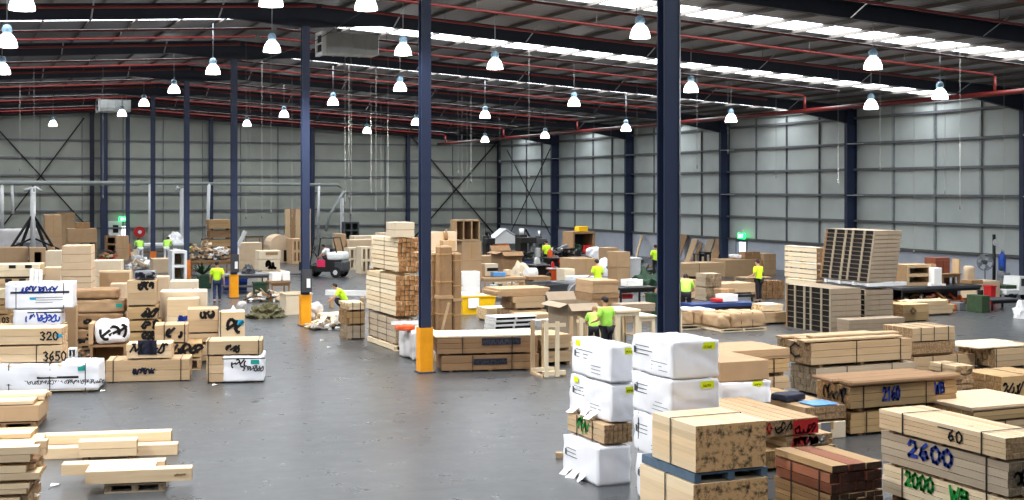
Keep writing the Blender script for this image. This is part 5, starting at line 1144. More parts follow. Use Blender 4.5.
# yellow bin with papers
pl = at(462, 496, 315, 296.5, 1.1); bin_(pl, 'yellow bin with a white label in front of the upright bundles', 'bin_yellow', lidmat=None, ms=[('#','front',.18,.35,.42,.38,0,'paper_white','white_label')])
for k, (dx, dy, w, h, lb) in enumerate(((.1,.1,.45,.28,'biggest crumpled white paper in the yellow bin'), (.5,.3,.35,.4,'upright crumpled white paper in the yellow bin'), (1.0,.15,.4,.2,'curled white paper at the far end of the yellow bin'))):
    wrapped(dict(x=pl['x']+dx, y=pl['y']+dy, z=pl['H']*.75, yaw=.3*k, W=w, D=.4, H=h), lb, 'paper_white', name='paper_bundle', cat='paper', seed=95+k, amp=.05, r=.06)
pl = at(463, 480, 305, 272, .5); carton(pl, 'white carton standing behind the yellow bin', 'paper_white', tape=False)
# tables with cartons further on
pl = at(484, 526, 300, 278, 1.4); table(pl, 'long kraft covered bench behind the yellow bin', 'kraft', 'wood_tan_z', tt=.1, shelf='wood_tan_x'); tz = pl['H']; tb = pl
def on(tbl, xl, xr, yt, D, dy=.2, **k):      # an item standing on a bench top
    b = Stack.__new__(Stack); b.c = (tbl['x'], tbl['y']); b.yaw = tbl['yaw']; b.u = (math.cos(b.yaw), math.sin(b.yaw)); b.v = (-b.u[1], b.u[0]); b.z = tbl['z']+tbl['H']+.003
    return b.layer(xl, xr, yt, D, dy=dy, **k)
carton(on(tb, 494, 506, 272.5, .4), 'blue box on the kraft covered bench', 'sky_plastic', name='box', cat='box', tape=False)
pl = on(tb, 485, 498, 264, .5, dy=.7); carton(pl, 'pale carton with two dark slots on the kraft covered bench', 'carton_pale', ms=[('#','front',.15,.4,.5,.14,0,'dark_void','slot')], tape=False)
carton(on(tb, 464, 477, 262.5, .4, dy=.8) if False else on(tb, 507, 512, 270, .4, dy=.75), 'slim cream carton beside the blue box', 'carton_pale', tape=False)
# stacked kraft boards
s = Stack(513, 326)
pl = s.layer(511, 547, 311, D=1.2); pack(pl, 'bottom bundle of the wide kraft board pile before the dark grey sacks', 'tan', 'x', 2, 4, ())
pl = s.layer(513, 546, 297, D=1.2); pack(pl, 'middle bundle of the wide kraft board pile before the dark grey sacks', 'tan', 'x', 2, 4, (), endj=.1)
pl = s.layer(497, 552, 289.5, D=1.5); sheets(pl, 'wide overhanging tan sheets topping the kraft board pile', 'kraft', 3, .15)
pl = at(487, 521, 322, 308.5, 1.0); pack(pl, 'low pale bundle in front of the kraft board pile', 'pale', 'x', 2, 4, ())
pl = at(522, 557, 331, 315, .9); pack(pl, 'low tan bundle between the kraft board pile and the white channels', 'tan', 'x', 2, 4, (), endj=.15)
# white channels with dark ends
s = Stack(495, 335)
for i in range(4):
    pl = s.layer(494+i*.5, 531+i*2, 335-4.4*(i+1), D=.85); W, D, H = pl['W'], pl['D'], pl['H']; rt = rootp('steel_channel', ('lowest','second','third','topmost')[i]+' white steel channel pair with dark open ends, before the kraft board pile', 'channel', pl)
    m = MB(); e = .02; m.box((0,0,0),(W,D,e)); m.box((0,0,H-e),(W,D,H-.002)); m.build('flanges','white_steel',rt)
    for f in (0, .5): m = MB(); m.box((W*f+.0,0,e),(W*f+.03,D,H-e)); m.build('web','white_steel',rt)
    m = MB(); m.box((W*.02+.05,.05,e),(W*.48,D,H-e)); m.build('opening','dark_void',rt); m = MB(); m.box((W*.52+.05,.05,e),(W*.98,D,H-e)); m.build('opening','dark_void',rt)
pl = at(534, 569, 335, 321, .6); sheets(pl, 'grey flat panels lying beyond the white channels', 'light_grey', 5, .2)
# dark grey sacks / hoods
def hood(pl, label, mat):
    rt = rootp('machine_hood', label, 'hood', pl); W, D, H = pl['W'], pl['D'], pl['H']
    prof = [(0,0)] + [(W*.5-W*.5*math.cos(t), H*.35+H*.65*math.sin(t)) for t in [math.pi*k/10 for k in range(11)]] + [(W,0)]
    prof2 = [(W*.88,0)] + [(W*.5+W*.36*math.cos(t), H*.3+H*.5*math.sin(t)) for t in [math.pi*k/10 for k in range(11)]] + [(W*.12,0)]
    m = MB(); m.prism(prof, .12, D); m.build('shell', mat, rt); m = MB(); poly = prof + prof2; k = len(prof)
    n0 = len(m.v); a, b = prof, list(reversed(prof2))
    for y in (0, .12):
        for x, z in a: m.v.append((x,y,z))
        for x, z in b: m.v.append((x,y,z))
    L = len(a)
    for i in range(L-1):
        m.face([i, i+1, L+i+1, L+i]); m.face([2*L+i, 3*L+i, 3*L+i+1, 2*L+i+1]); m.face([i, 2*L+i, 2*L+i+1, i+1]); m.face([L+i, L+i+1, 3*L+i+1, 3*L+i])
    m.build('rim', 'mid_grey', rt); m = MB(); m.prism(list(reversed(prof2)), .11, .115); m.build('hollow', 'dark_void', rt); return rt
pl = at(545, 568, 322, 285, 1.6); bin_(pl, 'dark grey rounded tub among the grey hoods in the middle of the hall', 'dark_grey', taper=.12)
pl = at(566, 594, 316, 283, 1.6); hood(pl, 'dark grey arched machine hood behind the large open carton', 'dark_grey')
pl = at(548, 596, 300, 284, 1.2); pl['y'] += .5; table(pl, 'grey steel bench behind the arched machine hood', 'mid_grey', 'dark_grey', tt=.12)
# kraft sheet stacks around
s = Stack(592, 320)
for i, yt in enumerate((307, 294, 281)): pl = s.layer(591+i*.6, 620-i*.3, yt, D=1.4); sheets(pl, ('lowest','middle','topmost')[i]+' bundle of grey brown sheets in the tall pile behind the workers', 'kraft_brown' if i < 2 else 'kraft', 5, .05)
# black table with red tools
pl = at(620, 656, 315, 288, 1.2); table(pl, 'black bench with red tools beneath, near the thick blue column', 'black_steel', 'black_steel', 'wood_tan_x', tt=.09); tb2 = pl
carton(on(tb2, 627, 643, 280, .5), 'white carton on the black bench near the thick blue column', 'paper_white', tape=False)
pl = at(625, 640, 311, 300, .6); pl['y'] += .25; pl['z'] = .42; pl['H'] = .3; machine(pl, 'red power tool on the shelf of the black bench', 'red_paint', 'black_steel', 'power_tool', 'red_paint')
pl = at(618, 652, 323, 304, .9); pl['y'] -= .3; sheets(pl, 'grey brown sheets lying before the black bench', 'grey_card', 5, .15)
pl = at(652, 660, 318, 294, .5); bin_(pl, 'dark green bin half behind the thick blue column', 'green_dark')
# far middle
s = Stack(525, 292)
pl = at(529, 555, 296, 277, 1.2); sheets(pl, 'dark sheets piled on the floor beyond the kraft bench', 'kraft_brown', 6, .25)
pl = at(564, 575, 290, 269, .8); carton(pl, 'cream carton standing before the wide tan carton', 'carton_pale', tape=False)
pl = at(574, 598, 284, 259, 1.6); carton(pl, 'wide tan carton with tape in the far middle of the hall', 'kraft')
pl = at(575, 597, 292, 277, 1.0); carton(pl, 'low white carton before the wide tan carton', 'white_cloth', tape=False)
pl = at(515, 534, 285, 262.5, 1.0); heap('sack', 'cream sack slumped on the floor by the black machine', 'sack', (pl['x']+pl['W']/2, pl['y']+.5), pl['W']*.55, .6, pl['H'], 'carton_pale', 4, rough=.2)
pl = at(526, 536, 287, 268, .5); m = MB(); m.tube([(0,0,pl['H']*.72),(pl['W'],0,pl['H']*.72)], pl['H']*.28, seg=16); o = m.build('roll', 'paper_white', None, None, 'white roll lying on a stand before the black machine', 'roll'); o.location = (pl['x'], pl['y'], 0)
pl2 = dict(pl); pl2['y'] += -.3; pl2['D'] = .6; pl2['H'] = pl['H']*.43; table(pl2, 'low stand under the white roll', 'wood_tan_x', 'wood_tan_z')
pl = at(522, 540, 272, 229, 1.6); tower(pl, 'tall black moulding machine with a white cap in the far middle')
pl = at(541, 549, 270, 231, 1.2); tower(pl, 'slimmer black machine with a white cap beside the tall black one', 'dark_grey')
pl = at(487, 497, 272, 230, 1.0); tower(pl, 'black column machine behind the slotted carton', 'black_steel', cap='black_steel')
for i, (xl, xr, yb, yt) in enumerate(((550, 563, 274, 250), (563, 577, 268, 247), (577, 592, 271, 250), (536, 552, 280, 258))):
    pl = at(xl, xr, yb, yt, 1.4); machine(pl, ('dark bench saw just past the slimmer black machine','dark bench saw in front of the cluttered crate','dark bench saw at the far end beside the cluttered crate','dark bench saw at the foot of the tall black machine')[i], ('black_steel','black_steel','dark_grey','black_steel')[i], 'black_steel', accent=('orange_paint','black_steel','black_steel','white_steel')[i])
pl = at(551, 561, 281, 262, .6); machine(pl, 'orange red jointer before the black machines', 'orange_paint', 'light_grey', 'jointer', 'red_paint')
# cluttered crate with yellow item on top
pl = at(573, 595, 262, 232, 1.5); shelves(pl, 'brown cluttered crate standing against the long wall behind the machines', 'kraft_brown', 1, 1, 'dark_grey', t=.12, name='open_crate', cat='crate')
W, H = pl['W'], pl['H']
for k, (fx, fz, w, h, mt, lb) in enumerate(((.2,.13,.7,.5,'black_steel','black lump low in the cluttered crate'), (.55,.13,.6,.9,'red_paint','dark red sack in the cluttered crate'), (.15,.55,.5,.5,'green_dark','green sack on the black lump in the cluttered crate'))):
    wrapped(dict(x=pl['x']+W*fx, y=pl['y']+.2, z=.12+(0 if k < 2 else .5), yaw=0, W=w, D=.7, H=h), lb, mt, name='sack', cat='sack', seed=110+k, amp=.06, r=.12)
q = on(pl, 579, 588, 226.5, .6); carton(q, 'yellow box on top of the cluttered brown crate', 'bin_yellow', name='box', cat='box', tape=False)
jumble('machine_clutter', 'tangle of dark hoses, rails and rags among the black machines', 'clutter', at(541, 594, 270, 247, 1.6), 150, ['black_steel','dark_grey','rubber','mid_grey','white_steel','mahogany','black_steel'], 5, 1.0, .12)
jumble('machine_clutter', 'dark clutter heaped between the tall black machine and the brown open carton', 'clutter', at(519, 541, 277, 254, 1.0), 80, ['black_steel','dark_grey','rubber','blue_steel','light_grey'], 6, .9, .12)
jumble('bench_clutter', 'scattered sheets and offcuts on the floor before the brown open carton', 'clutter', at(500, 545, 289, 279, 1.2), 40, ['kraft_pale','dark_grey','carton_pale','white_cloth','kraft_brown'], 7, .9, .1)
jumble('machine_clutter', 'dark tangle on the floor between the netting and the brown cartons', 'clutter', at(620, 657, 279, 262, 1.2), 60, ['black_steel','green_dark','dark_grey','kraft_brown'], 8, .8, .1)
# white sacks and cartons 594-640
pl = at(594, 607, 268, 248, 1.2); wrapped(pl, 'white wrapped bundle behind the big white bag', 'wrap_white', seed=120, amp=.08, r=.15)
pl = at(602, 615, 276, 259, 1.1); heap('bag', 'big white bag slumped between cartons in the far middle', 'bag', (pl['x']+pl['W']/2, pl['y']+.5), pl['W']*.52, .6, pl['H']*1.0, 'white_cloth', 6, rough=.25)
s = Stack(607, 270); boxstack(s, 607, 619, (261, 248), 1.0, ['lower tan carton beside the big white bag', 'upper tan carton beside the big white bag'], 'kraft', 'tan cartons by the white bag')
s = Stack(617, 284); boxstack(s, 617, 630, (268, 252), 1.0, ['lower carton in the pale pair by the white tub', 'upper carton in the pale pair by the white tub'], 'kraft', 'pale carton pair', tape=False)
pl = at(629, 641, 283, 259, .9); bin_(pl, 'white lidded tub beside the pale carton pair', 'light_grey', lidmat='white_steel')
P = dpt(636, 259, X=XW-2.2); Q = dpt(642, 236, X=XW-.25); bar('pale plank leaning on the long wall beyond the white tub', (P[0], P[1], max(.05, 0)), (Q[0], Q[1], Q[2]), .12, .22, 'wood_pale_z', 'plank', 'plank')
c = G(648, 289); heap('netting_pile', 'dark green pile of netting just before the thick blue column', 'netting', c, .75, .7, .75, 'green_dark', 7, rough=.5)
# white house shaped box and yellow crate on bench
pl = at(492, 520, 268, 256, 1.4); table(pl, 'far bench with a white peaked box on it', 'wood_tan_x', 'wood_tan_z', tt=.1)
q = on(pl, 497, 509, 244, .8); carton(q, 'yellow brown crate under the white peaked box', 'guard_orange', name='crate', cat='crate', tape=False)
q = on(q | dict(W=q['W']), 496, 518, 239, .9, dy=-.05); rt = rootp('peaked_box', 'white peaked box on the yellow brown crate', 'box', q); m = MB(); W = q['W']; m.prism([(0,0),(W,0),(W,.3),(W*.45,.75),(0,.3)], 0, .9); m.build('body','white_steel',rt); m = MB(); m.prism([(-.08,.28),(W*.45,.8),(W+.08,.3),(W+.08,.36),(W*.45,.87),(-.08,.34)], -.05, .95); m.build('lid','light_grey',rt)
pl = at(502, 522, 281, 252, 1.4); carton(pl, 'brown open carton beyond the kraft covered bench', 'kraft_brown', opened=True)
pl = at(481, 500, 277, 256, 1.0); carton(pl, 'brown carton beneath the black column machine', 'kraft', tape=False)
# ---------------------------------------------------------------- along the long wall past the thick column
P = dpt(684, 262, X=XW-1.6); Q = dpt(683, 236, X=XW-.22)
for i, (pa, pb, qa, qb, wd, mt, lb) in enumerate(((681, 262, 684, 235, .9, 'wood_brown_z', 'narrow brown offcut panel leaning on the long wall nearest the thick column'), (689, 263, 695, 239, .7, 'wood_tan_z', 'slanted tan board leaning on the long wall'), (700, 262, 701, 243, .4, 'wood_brown_z', 'dark board leaning beside the slanted tan board'), (707, 262, 711, 239, .9, 'grey_card', 'grey sheet leaning on the long wall before the wall column'), (717, 264, 720, 239, .9, 'kraft_brown', 'brown sheet leaning on the long wall before the wall column'))):
    Q = dpt(qa, qb, X=XW-.3); P = (XW-1.0, Q[1]-.15, 0.0); h_ = wd*.45; m = MB(); t = .05
    for (X_, Y_, Z_) in ((0, 0, 0), (Q[0]-P[0], Q[1]-P[1], Q[2])):
        for a_, b_ in ((0, -h_), (t, -h_), (t, h_), (0, h_)): m.v.append((X_+a_, Y_+b_, Z_))
    for k_ in range(4): m.face([k_, (k_+1) % 4, 4+(k_+1) % 4, 4+k_])
    m.face([3,2,1,0]); m.face([4,5,6,7]); o = m.build('leaning_board', mt, None, None, lb, 'board'); o.location = P
for i, (xl, xr, yb, yt, lb) in enumerate(((699, 708, 272, 254, 'dark chair frame among the leaning boards'), (705, 712, 274, 252, 'second dark chair frame among the leaning boards'))):
    pl = at(xl, xr, yb, yt, .7); table(pl, lb, 'black_steel', 'black_steel', name='dark_chair', cat='chair'); 
pl = at(674, 724, 281, 264, 1.5); pack(pl, 'long kraft pack under the leaning boards beside the thick blue column', 'tan', 'x', 2, 4, (.5,), bear=.2)
pl = at(725, 762, 277, 260, 1.4); carton(pl, 'long kraft carton below the bright doorway', 'kraft', tape=False, name='long_carton')
q = on(pl, 745, 760, 252, .6); carton(q, 'crumpled brown carton on the long kraft carton', 'kraft_brown', opened=False)
q = on(pl, 735, 744, 255, .6, dy=.5); wrapped(q, 'white plastic bundle on the long kraft carton', 'wrap_white', seed=130, amp=.06, r=.1)
pl = at(764, 776, 276, 254, 1.0); carton(pl, 'tan carton stack end beside the long kraft carton', 'kraft', lids=2)
pl = at(675, 697, 300, 280, 1.2); pack(pl, 'tan pack behind the bending worker by the thick blue column', 'tan', 'x', 3, 4, ())
s = Stack(707, 316)
for i, yt in enumerate((302, 288, 274)): pl = s.layer(706.5, 722, yt, D=.8); pack(pl, ('bottom','middle','top')[i]+' tier of the stone pale offcut pile beside the blue black bench', 'grey', 'y', 3, 4, (), endj=.08, bear=.02)
pl = at(722, 764, 308, 284, 1.2); pl['y'] += .6; pl['H'] = pl['H']; pack(dict(pl, H=pl['H']*.45, z=pl['H']*.5), 'plank bundle on the roller conveyor', 'tan', 'x', 2, 4, (), bear=.05)
r = rootp('roller_conveyor', 'roller conveyor carrying a plank bundle, behind the blue black bench', 'conveyor', pl); W, D, H = pl['W'], pl['D'], pl['H']*.5
for y in (0, D-.05): m = MB(); m.box((0,y,H-.14),(W,y+.05,H-.04)); m.build('side_rail','black_steel',r)
for k in range(14): m = MB(); x = W*(k+.5)/14; m.tube([(x,.05,H-.06),(x,D-.05,H-.06)], .045, seg=8); m.build('roller','light_grey',r)
for x in (.1, W/2, W-.16):
    for y in (0, D-.06): m = MB(); m.box((x,y,0),(x+.06,y+.06,H-.14)); m.build('leg','black_steel',r)
pl = at(693, 754, 322, 304.5, .9); table(pl, 'blue black steel bench with a white carton and red box on it', 'blue_steel', 'black_steel', 'wood_brown_x', tt=.14); tb3 = pl
carton(on(tb3, 723, 738, 295, .5), 'white carton on the blue black bench', 'paper_white', tape=False)
carton(on(tb3, 716.5, 723, 299, .4), 'red box on the blue black bench', 'red_paint', name='box', cat='box', tape=False)
carton(on(tb3, 721, 735, 289.5, .5, dy=.75), 'brown carton behind the white one on the blue black bench', 'kraft_brown')
# bagged packs on pale pallets
s = Stack(731, 332)
pl = s.layer(721, 767, 329.5, D=1.3); pallet(pl, 'pale pallet under the two swollen kraft sacks', 'wood_pale')
z = s.z; pl = s.layer(733, 766, 313, D=1.2); wrapped(pl, 'larger swollen kraft sack on the pale pallet', 'kraft', name='sack', cat='sack', seed=140, amp=.05, r=.1, bands=((.25,'x'),(.6,'x')))
s.z = z; pl = s.layer(720.5, 732, 315, D=1.2); wrapped(pl, 'smaller swollen kraft sack on the pale pallet', 'kraft', name='sack', cat='sack', seed=141, amp=.05, r=.1)
s = Stack(680, 330)
pl = s.layer(678, 721, 326, D=1.2); pallet(pl, 'pale pallet under the row of three tan cartons', 'wood_pale'); z = s.z
for i in range(3):
    s.z = z; pl = s.layer(681+13.3*i, 693.6+13.3*i, 311, D=1.0); wrapped(pl, 'tan sack-like carton, %s in the row of three on a pale pallet' % ('nearest the column','middle one','furthest from the column')[i], 'kraft', name='carton', cat='carton', seed=150+i, amp=.03, r=.06)
    q = dict(pl, z=pl['z']+pl['H'], H=.05, W=pl['W']*.6); wrapped(q, 'white paper slip on the row carton %s' % ('nearest the thick column','in the middle','furthest from the thick column')[i], 'paper_white', name='paper', cat='paper', seed=160+i, amp=.02, r=.02)
pl = at(762, 788, 325, 313, 1.0); pack(pl, 'low pack beside the lower joist stack', 'tan', 'x', 2, 4, ())
q = on(pl, 762, 785, 305, .8); pack(q, 'round log bundle on the low pack beside the joist stack', 'pale', 'x', 2, 4, (), bear=.01, endj=.15)
for i, xa in enumerate((762, 768, 774, 780)):
    pl = at(xa, xa+4.6, 299, 281, .8); pack(pl, 'upright short timber bundle, %s of four in a row beside the slatted crates' % ('first','second','third','fourth')[i], 'brown', 'z' if False else 'y', 5, 2, (), bear=.02, endj=.06)
pl = at(760, 787, 288, 279.5, 1.0); pl['z'] = 0; pl['y'] += 1.2; table(pl, 'low tan bench behind the upright timber bundles', 'wood_tan_x', 'wood_tan_z')
# ================================================================ far side, long-wall corner and end wall
# black bench along the long wall with furniture on it
pl = at(902, 982, 311, 288, 1.4); table(pl, 'long black bench with furniture on top, under the dado of the long wall', 'dark_grey', 'black_steel', 'wood_brown_x', tt=.1); tb = pl
m = MB(); m.box((.12, pl['D']-.16, .02), (pl['W']-.12, pl['D']-.12, pl['H']-.1)); m.build('back_panel', 'black_steel', [o for o in scn.objects if o.get('label', '').startswith('long black bench with furniture')][0])  # dark sheet added to darken the space beneath the bench
q = on(tb, 907, 931, 265, .8, dy=.4); shelves(q, 'pale open shelf frame on the black bench', 'wood_tan_x', 2, 1, 'light_grey', t=.12)
P = (q['x']+q['W']+.05, q['y']-.05, q['z']); bar('brown board leaning on the pale open shelf frame', P, (P[0]+.25, P[1]+.35, q['z']+q['H']*1.0), .3, .05, 'wood_brown_z', 'leaning_board', 'board')
q = on(tb, 935, 950, 258, .6, dy=.6); rt = carton(q, 'mahogany cabinet standing on the black bench', 'mahogany', name='cabinet', cat='cabinet', tape=False); m = MB(); m.cbox((.06,-.03,.1),(q['W']*.48,-.002,q['H']-.1)); m.build('door','mahogany',rt); m = MB(); m.cbox((q['W']*.52,-.03,.1),(q['W']-.06,-.002,q['H']-.1)); m.build('door','mahogany',rt)
q = on(tb, 934, 942, 268, .3, dy=.1); carton(q, 'white paper box leaning before the mahogany cabinet', 'paper_white', tape=False, name='box', cat='box')
q = on(tb, 942, 962, 274, .45, dy=.1); rt = table(q, 'brown wooden armchair frame on the black bench', 'wood_brown_x', 'wood_brown_z', name='chair', cat='chair', lw=.09)
m = MB(); m.box((q['W']-.12,.04,q['H']),(q['W']-.03,.42,q['H']+.55)); m.build('backrest','wood_tan_z',rt)
q = on(tb, 968, 975.5, 266, .4, dy=.5); rt = rootp('upholstered_chair', 'tan rounded upholstered chair back on the black bench', 'chair', q); m = MB(); m.bm(soft(q['W'], .3, q['H'], 170, .14, .03, 9, .02), 0, True); m.build('cushion','kraft_pale',rt); m = MB(); m.cbox((-.1,-.3,0),(q['W']+.1,.3,.16)); m.build('seat','kraft_brown',rt)
q = on(tb, 931, 933, 283, .2, dy=.05); carton(q, 'small white box on the black bench by the mahogany cabinet', 'paper_white', tape=False, name='box', cat='box')
q = on(tb, 942, 946, 284, .2, dy=.0); carton(q, 'second small white box on the black bench below the armchair frame', 'paper_white', tape=False, name='box', cat='box')
pl = at(895, 907, 302, 271, .9); carton(pl, 'white appliance with a dark top beside the joist stack', 'white_steel', name='appliance', cat='appliance', tape=False); q = on(pl, 895, 907, 269, .8); carton(q, 'dark lid box on the white appliance', 'black_steel', name='box', cat='box', tape=False)
rn = random.Random(5)
for i, xa in enumerate((905, 915, 924, 934, 944, 953, 962, 971)):
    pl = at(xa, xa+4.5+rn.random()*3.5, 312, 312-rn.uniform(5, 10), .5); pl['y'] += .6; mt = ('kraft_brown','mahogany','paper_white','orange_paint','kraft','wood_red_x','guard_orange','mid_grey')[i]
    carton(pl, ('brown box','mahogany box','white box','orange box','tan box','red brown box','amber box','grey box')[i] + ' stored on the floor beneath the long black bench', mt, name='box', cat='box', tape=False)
pl = at(982, 990, 313, 296, .8); carton(pl, 'olive panel box at the end of the long black bench', 'green_cloth', name='box', cat='box', tape=False); q = on(pl, 981, 983.5, 290, .2); carton(q, 'dark bottle box on the olive panel box', 'black_steel', name='box', cat='box', tape=False)
pl = at(976, 1000, 302, 281.5, .9); carton(pl, 'long pale carton past the end of the black bench', 'kraft_pale', tape=False, name='long_carton')
q = on(pl, 990.5, 994.5, 286, .3, dy=-.4) if False else at(991, 996, 305, 286, .4); bin_(q, 'small red bin before the long pale carton', 'red_paint')
# pedestal fan, post sign, blue cylinder
c = GD(985, 55.5); r = root('pedestal_fan', 'grey pedestal fan standing by the long wall', 'fan', (c[0], c[1], 0), -.4)
m = MB(); m.lathe([(.35,0),(.35,.04),(.05,.08),(.03,.1)]); m.build('base','dark_grey',r); m = MB(); m.tube([(0,0,.08),(0,0,1.2)], .025); m.build('pole','dark_grey',r)
m = MB(); ring = [(.34*math.cos(2*math.pi*k/20), 0, 1.45+.34*math.sin(2*math.pi*k/20)) for k in range(21)]; m.tube(ring, .03, seg=6, caps=False)
m.build('guard_ring','fan_grey',r)
for k in range(4):
    t = k*math.pi/2+.4; a = Vector((math.cos(t),0,math.sin(t))); b = Vector((-math.sin(t),0,math.cos(t))); o = Vector((0,0,1.45)); m = MB()
    m.quad(o+a*.05-b*.03+Vector((0,-.03,0)), o+a*.3-b*.12+Vector((0,-.03,0)), o+a*.3+b*.12+Vector((0,.03,0)), o+a*.05+b*.03+Vector((0,.03,0))); m.build('blade','fan_grey',r,fix=False)
m = MB(); m.tube([(0,.25,1.45),(0,-.05,1.45)], .1, seg=12); m.build('motor','dark_grey',r)
c = GD(994, 56.8); m = MB(); m.tube([(0,0,0),(0,0,2.6)], .07); r = root('sign_post', 'black post with a round white sign by the pedestal fan', 'post', (c[0], c[1], 0)); m.build('post','black_steel',r); m = MB(); m.tube([(0,-.1,2.25),(0,-.075,2.25)], .15, seg=16); m.build('sign','paper_white',r); m = MB(); m.lathe([(.25,0),(.25,.05),(.08,.08)]); m.build('base','black_steel',r)
c = GD(1002, 55.5); m = MB(); m.lathe([(0,0),(.15,0),(.15,1.35),(.12,1.48),(.05,1.55),(.05,1.62),(0,1.62)], seg=16); r = root('gas_cylinder', 'blue gas cylinder against the long wall', 'cylinder', (c[0], c[1], .3)); m.build('shell','blue_plastic',r); m = MB(); m.lathe([(.03,1.6),(.05,1.66),(.03,1.72),(0,1.72)]); m.build('valve','galv',r); m = MB(); m.cbox((-.3,-.25,-.3),(.3,.25,0)); m.build('trolley','black_steel',r)
pl = at(1005, 1013, 298, 267, .7); tower(pl, 'grey green drilling machine beside the blue cylinder', 'mid_grey', 'drilling_machine', cap='green_cloth')
# small white truck at the frame edge
pl = at(1006, 1032, 301, 282, .9); r = rootp('utility_cart', 'white utility cart with a green tray load, cut by the frame edge', 'cart', pl); W, D, H = pl['W'], pl['D'], pl['H']
m = MB(); m.cbox((0,0,H*.3),(W*.5,D,H*.62),.04); m.build('tray','white_steel',r); m = MB(); m.prism([(W*.5,H*.3),(W,H*.3),(W,H*.75),(W*.9,H*1.25),(W*.55,H*1.25),(W*.5,H*.7)], 0, D); m.build('cab','white_steel',r)
m = MB(); m.box((W*.58,-.01,H*.75),(W*.86,-.002,H*1.15)); m.build('window','glass_dark',r); m = MB(); m.cbox((.05,.05,H*.62),(W*.45,D-.05,H*.8)); m.build('load','green_cloth',r); m = MB(); m.box((W*.75,-.012,H*.35),(W*.98,-.002,H*.5)); m.build('tail_light','red_paint',r)
for x in (W*.2, W*.8):
    for y in (0, D-.2): m = MB(); m.tube([(x,y,H*.2),(x,y+.2,H*.2)], H*.2, seg=16); m.build('wheel','rubber',r)
pl = at(992, 1022, 311, 300, 1.0); table(pl, 'low black trolley in front of the white cart', 'dark_grey', 'black_steel', tt=.05)
pl = at(1020, 1030, 318, 300, .4); heap('bag', 'white plastic bag on the floor at the frame edge by the cart', 'bag', G(1023, 318), .35, .3, .6, 'white_cloth', 9)
# ---------------------------------------------------------------- forklift
F0 = G(327, 277); r = root('forklift', 'black forklift with a white rounded rear and pink red panel, facing the far end', 'forklift', (F0[0], F0[1], 0), math.radians(-38))
m = MB(); m.prism([(-1.1,.3),(.9,.3),(1.0,.55),(1.0,.95),(.1,.95),(-.1,.62),(-1.1,.62)], -.5, .5); m.build('chassis','black_steel',r)
m = MB(); m.bm(soft(.85, 1.06, .42, 3, .16, .03, 9, 0), 0, True); o = m.build('counterweight_cover','white_steel',r); o.location = (.2,-.53,.9)
m = MB(); m.cbox((.55,-.52,.28),(1.12,.52,.9),.1); m.build('counterweight','dark_grey',r); m = MB(); m.cbox((-.35,-.515,.55),(.1,-.49,.92),.01); m.build('side_panel','pink_red',r)
m = MB(); m.cbox((-.1,-.28,.92),(.35,.28,1.05),.03); m.cbox((.25,-.28,1.05),(.38,.28,1.5),.03); m.build('seat','black_steel',r)
for y in (-.47,.47):
    m = MB(); m.tube([(-.75,y,.6),(-.55,y,2.05),(.55,y,2.05),(.75,y,1.2)], .035); m.build('overhead_guard','black_steel',r)
for x in (-.5,-.1,.25,.52): m = MB(); m.tube([(x,-.47,2.05),(x,.47,2.05)], .025); m.build('guard_bar','black_steel',r)
for y in (-.33,.33): m = MB(); m.box((-1.28,y-.05,.1),(-1.14,y+.05,2.6)); m.build('mast_rail','black_steel',r)
for z in (.4,1.3,2.5): m = MB(); m.box((-1.24,-.28,z),(-1.17,.28,z+.1)); m.build('mast_cross_bar','black_steel',r)
m = MB(); m.box((-1.36,-.5,.35),(-1.29,.5,.8)); m.build('carriage','black_steel',r)
for y in (-.3,.3): m = MB(); m.prism([(-2.4,.1),(-1.3,.1),(-1.3,.16),(-2.4,.12)], y-.06, y+.06); m.build('fork','dark_grey',r)
m = MB(); m.tube([(-.55,0,1.0),(-.75,0,1.35)], .03); m.tube([(-.78+.18*math.sin(t)*.5, .18*math.cos(t), 1.38+.18*math.sin(t)*.85) for t in [2*math.pi*k/14 for k in range(15)]], .02, caps=False); m.build('steering_wheel','black_steel',r)
for x, R_ in ((-.85,.34),(.7,.28)):
    for y in (-.58,.4): w = MB(); w.tube([(x,y,R_),(x,y+.18,R_)], R_, seg=20); wo = w.build('wheel','rubber',r); h = MB(); h.tube([(x,y-.01,R_),(x,y+.19,R_)], R_*.45, seg=12); h.build('hub','light_grey',wo)
person('person in a white top sitting in the forklift seat, seen from behind', (F0[0]+math.cos(math.radians(-38))*.1, F0[1]+math.sin(math.radians(-38))*.1, .62), math.radians(-38)-math.pi/2, 'crouch', 'white_cloth', 'trousers_dark')
# ---------------------------------------------------------------- between the column row and the far wall
pl = at(346, 366, 341, 325, 1.4); s = Stack(347, 340)
for i, yt in enumerate((326, 312, 303)): pl = s.layer(347, 366, yt, D=1.0, ); pack(pl, ('lowest','middle','topmost')[i]+' bundle of the small timber pile by the crouching worker', ('grey','honey','pale')[i], 'x', 2, 4, (.3,.7), endj=.08, bear=.04)
pl = at(323, 352, 326, 313, 1.2); pl['H'] *= .8; pack(pl, 'cream boards heaped by the column past the forklift', 'pale', 'x', 2, 4, (), endj=.2)
P = G(326, 305); Q = G(372, 306); bar('long white plastic beam lying on the floor behind the crouching worker', (P[0], P[1], .5), (Q[0], Q[1], .5), .18, .2, 'white_steel', 'plastic_beam', 'beam')
for i, a in enumerate((331, 362)): q = at(a, a+3, 308, 300, .3); q['H'] = .4; carton(q, ('short tan block under the near end of the long white beam','short tan block under the other end of the long white beam')[i], 'kraft', name='block', cat='block', tape=False)
pl = at(310, 325, 323, 305, .8); wrapped(pl, 'grey plastic bag heaped at the foot of the column by the forklift', 'wrap_grey', name='bag', cat='bag', seed=181, amp=.12, r=.2)
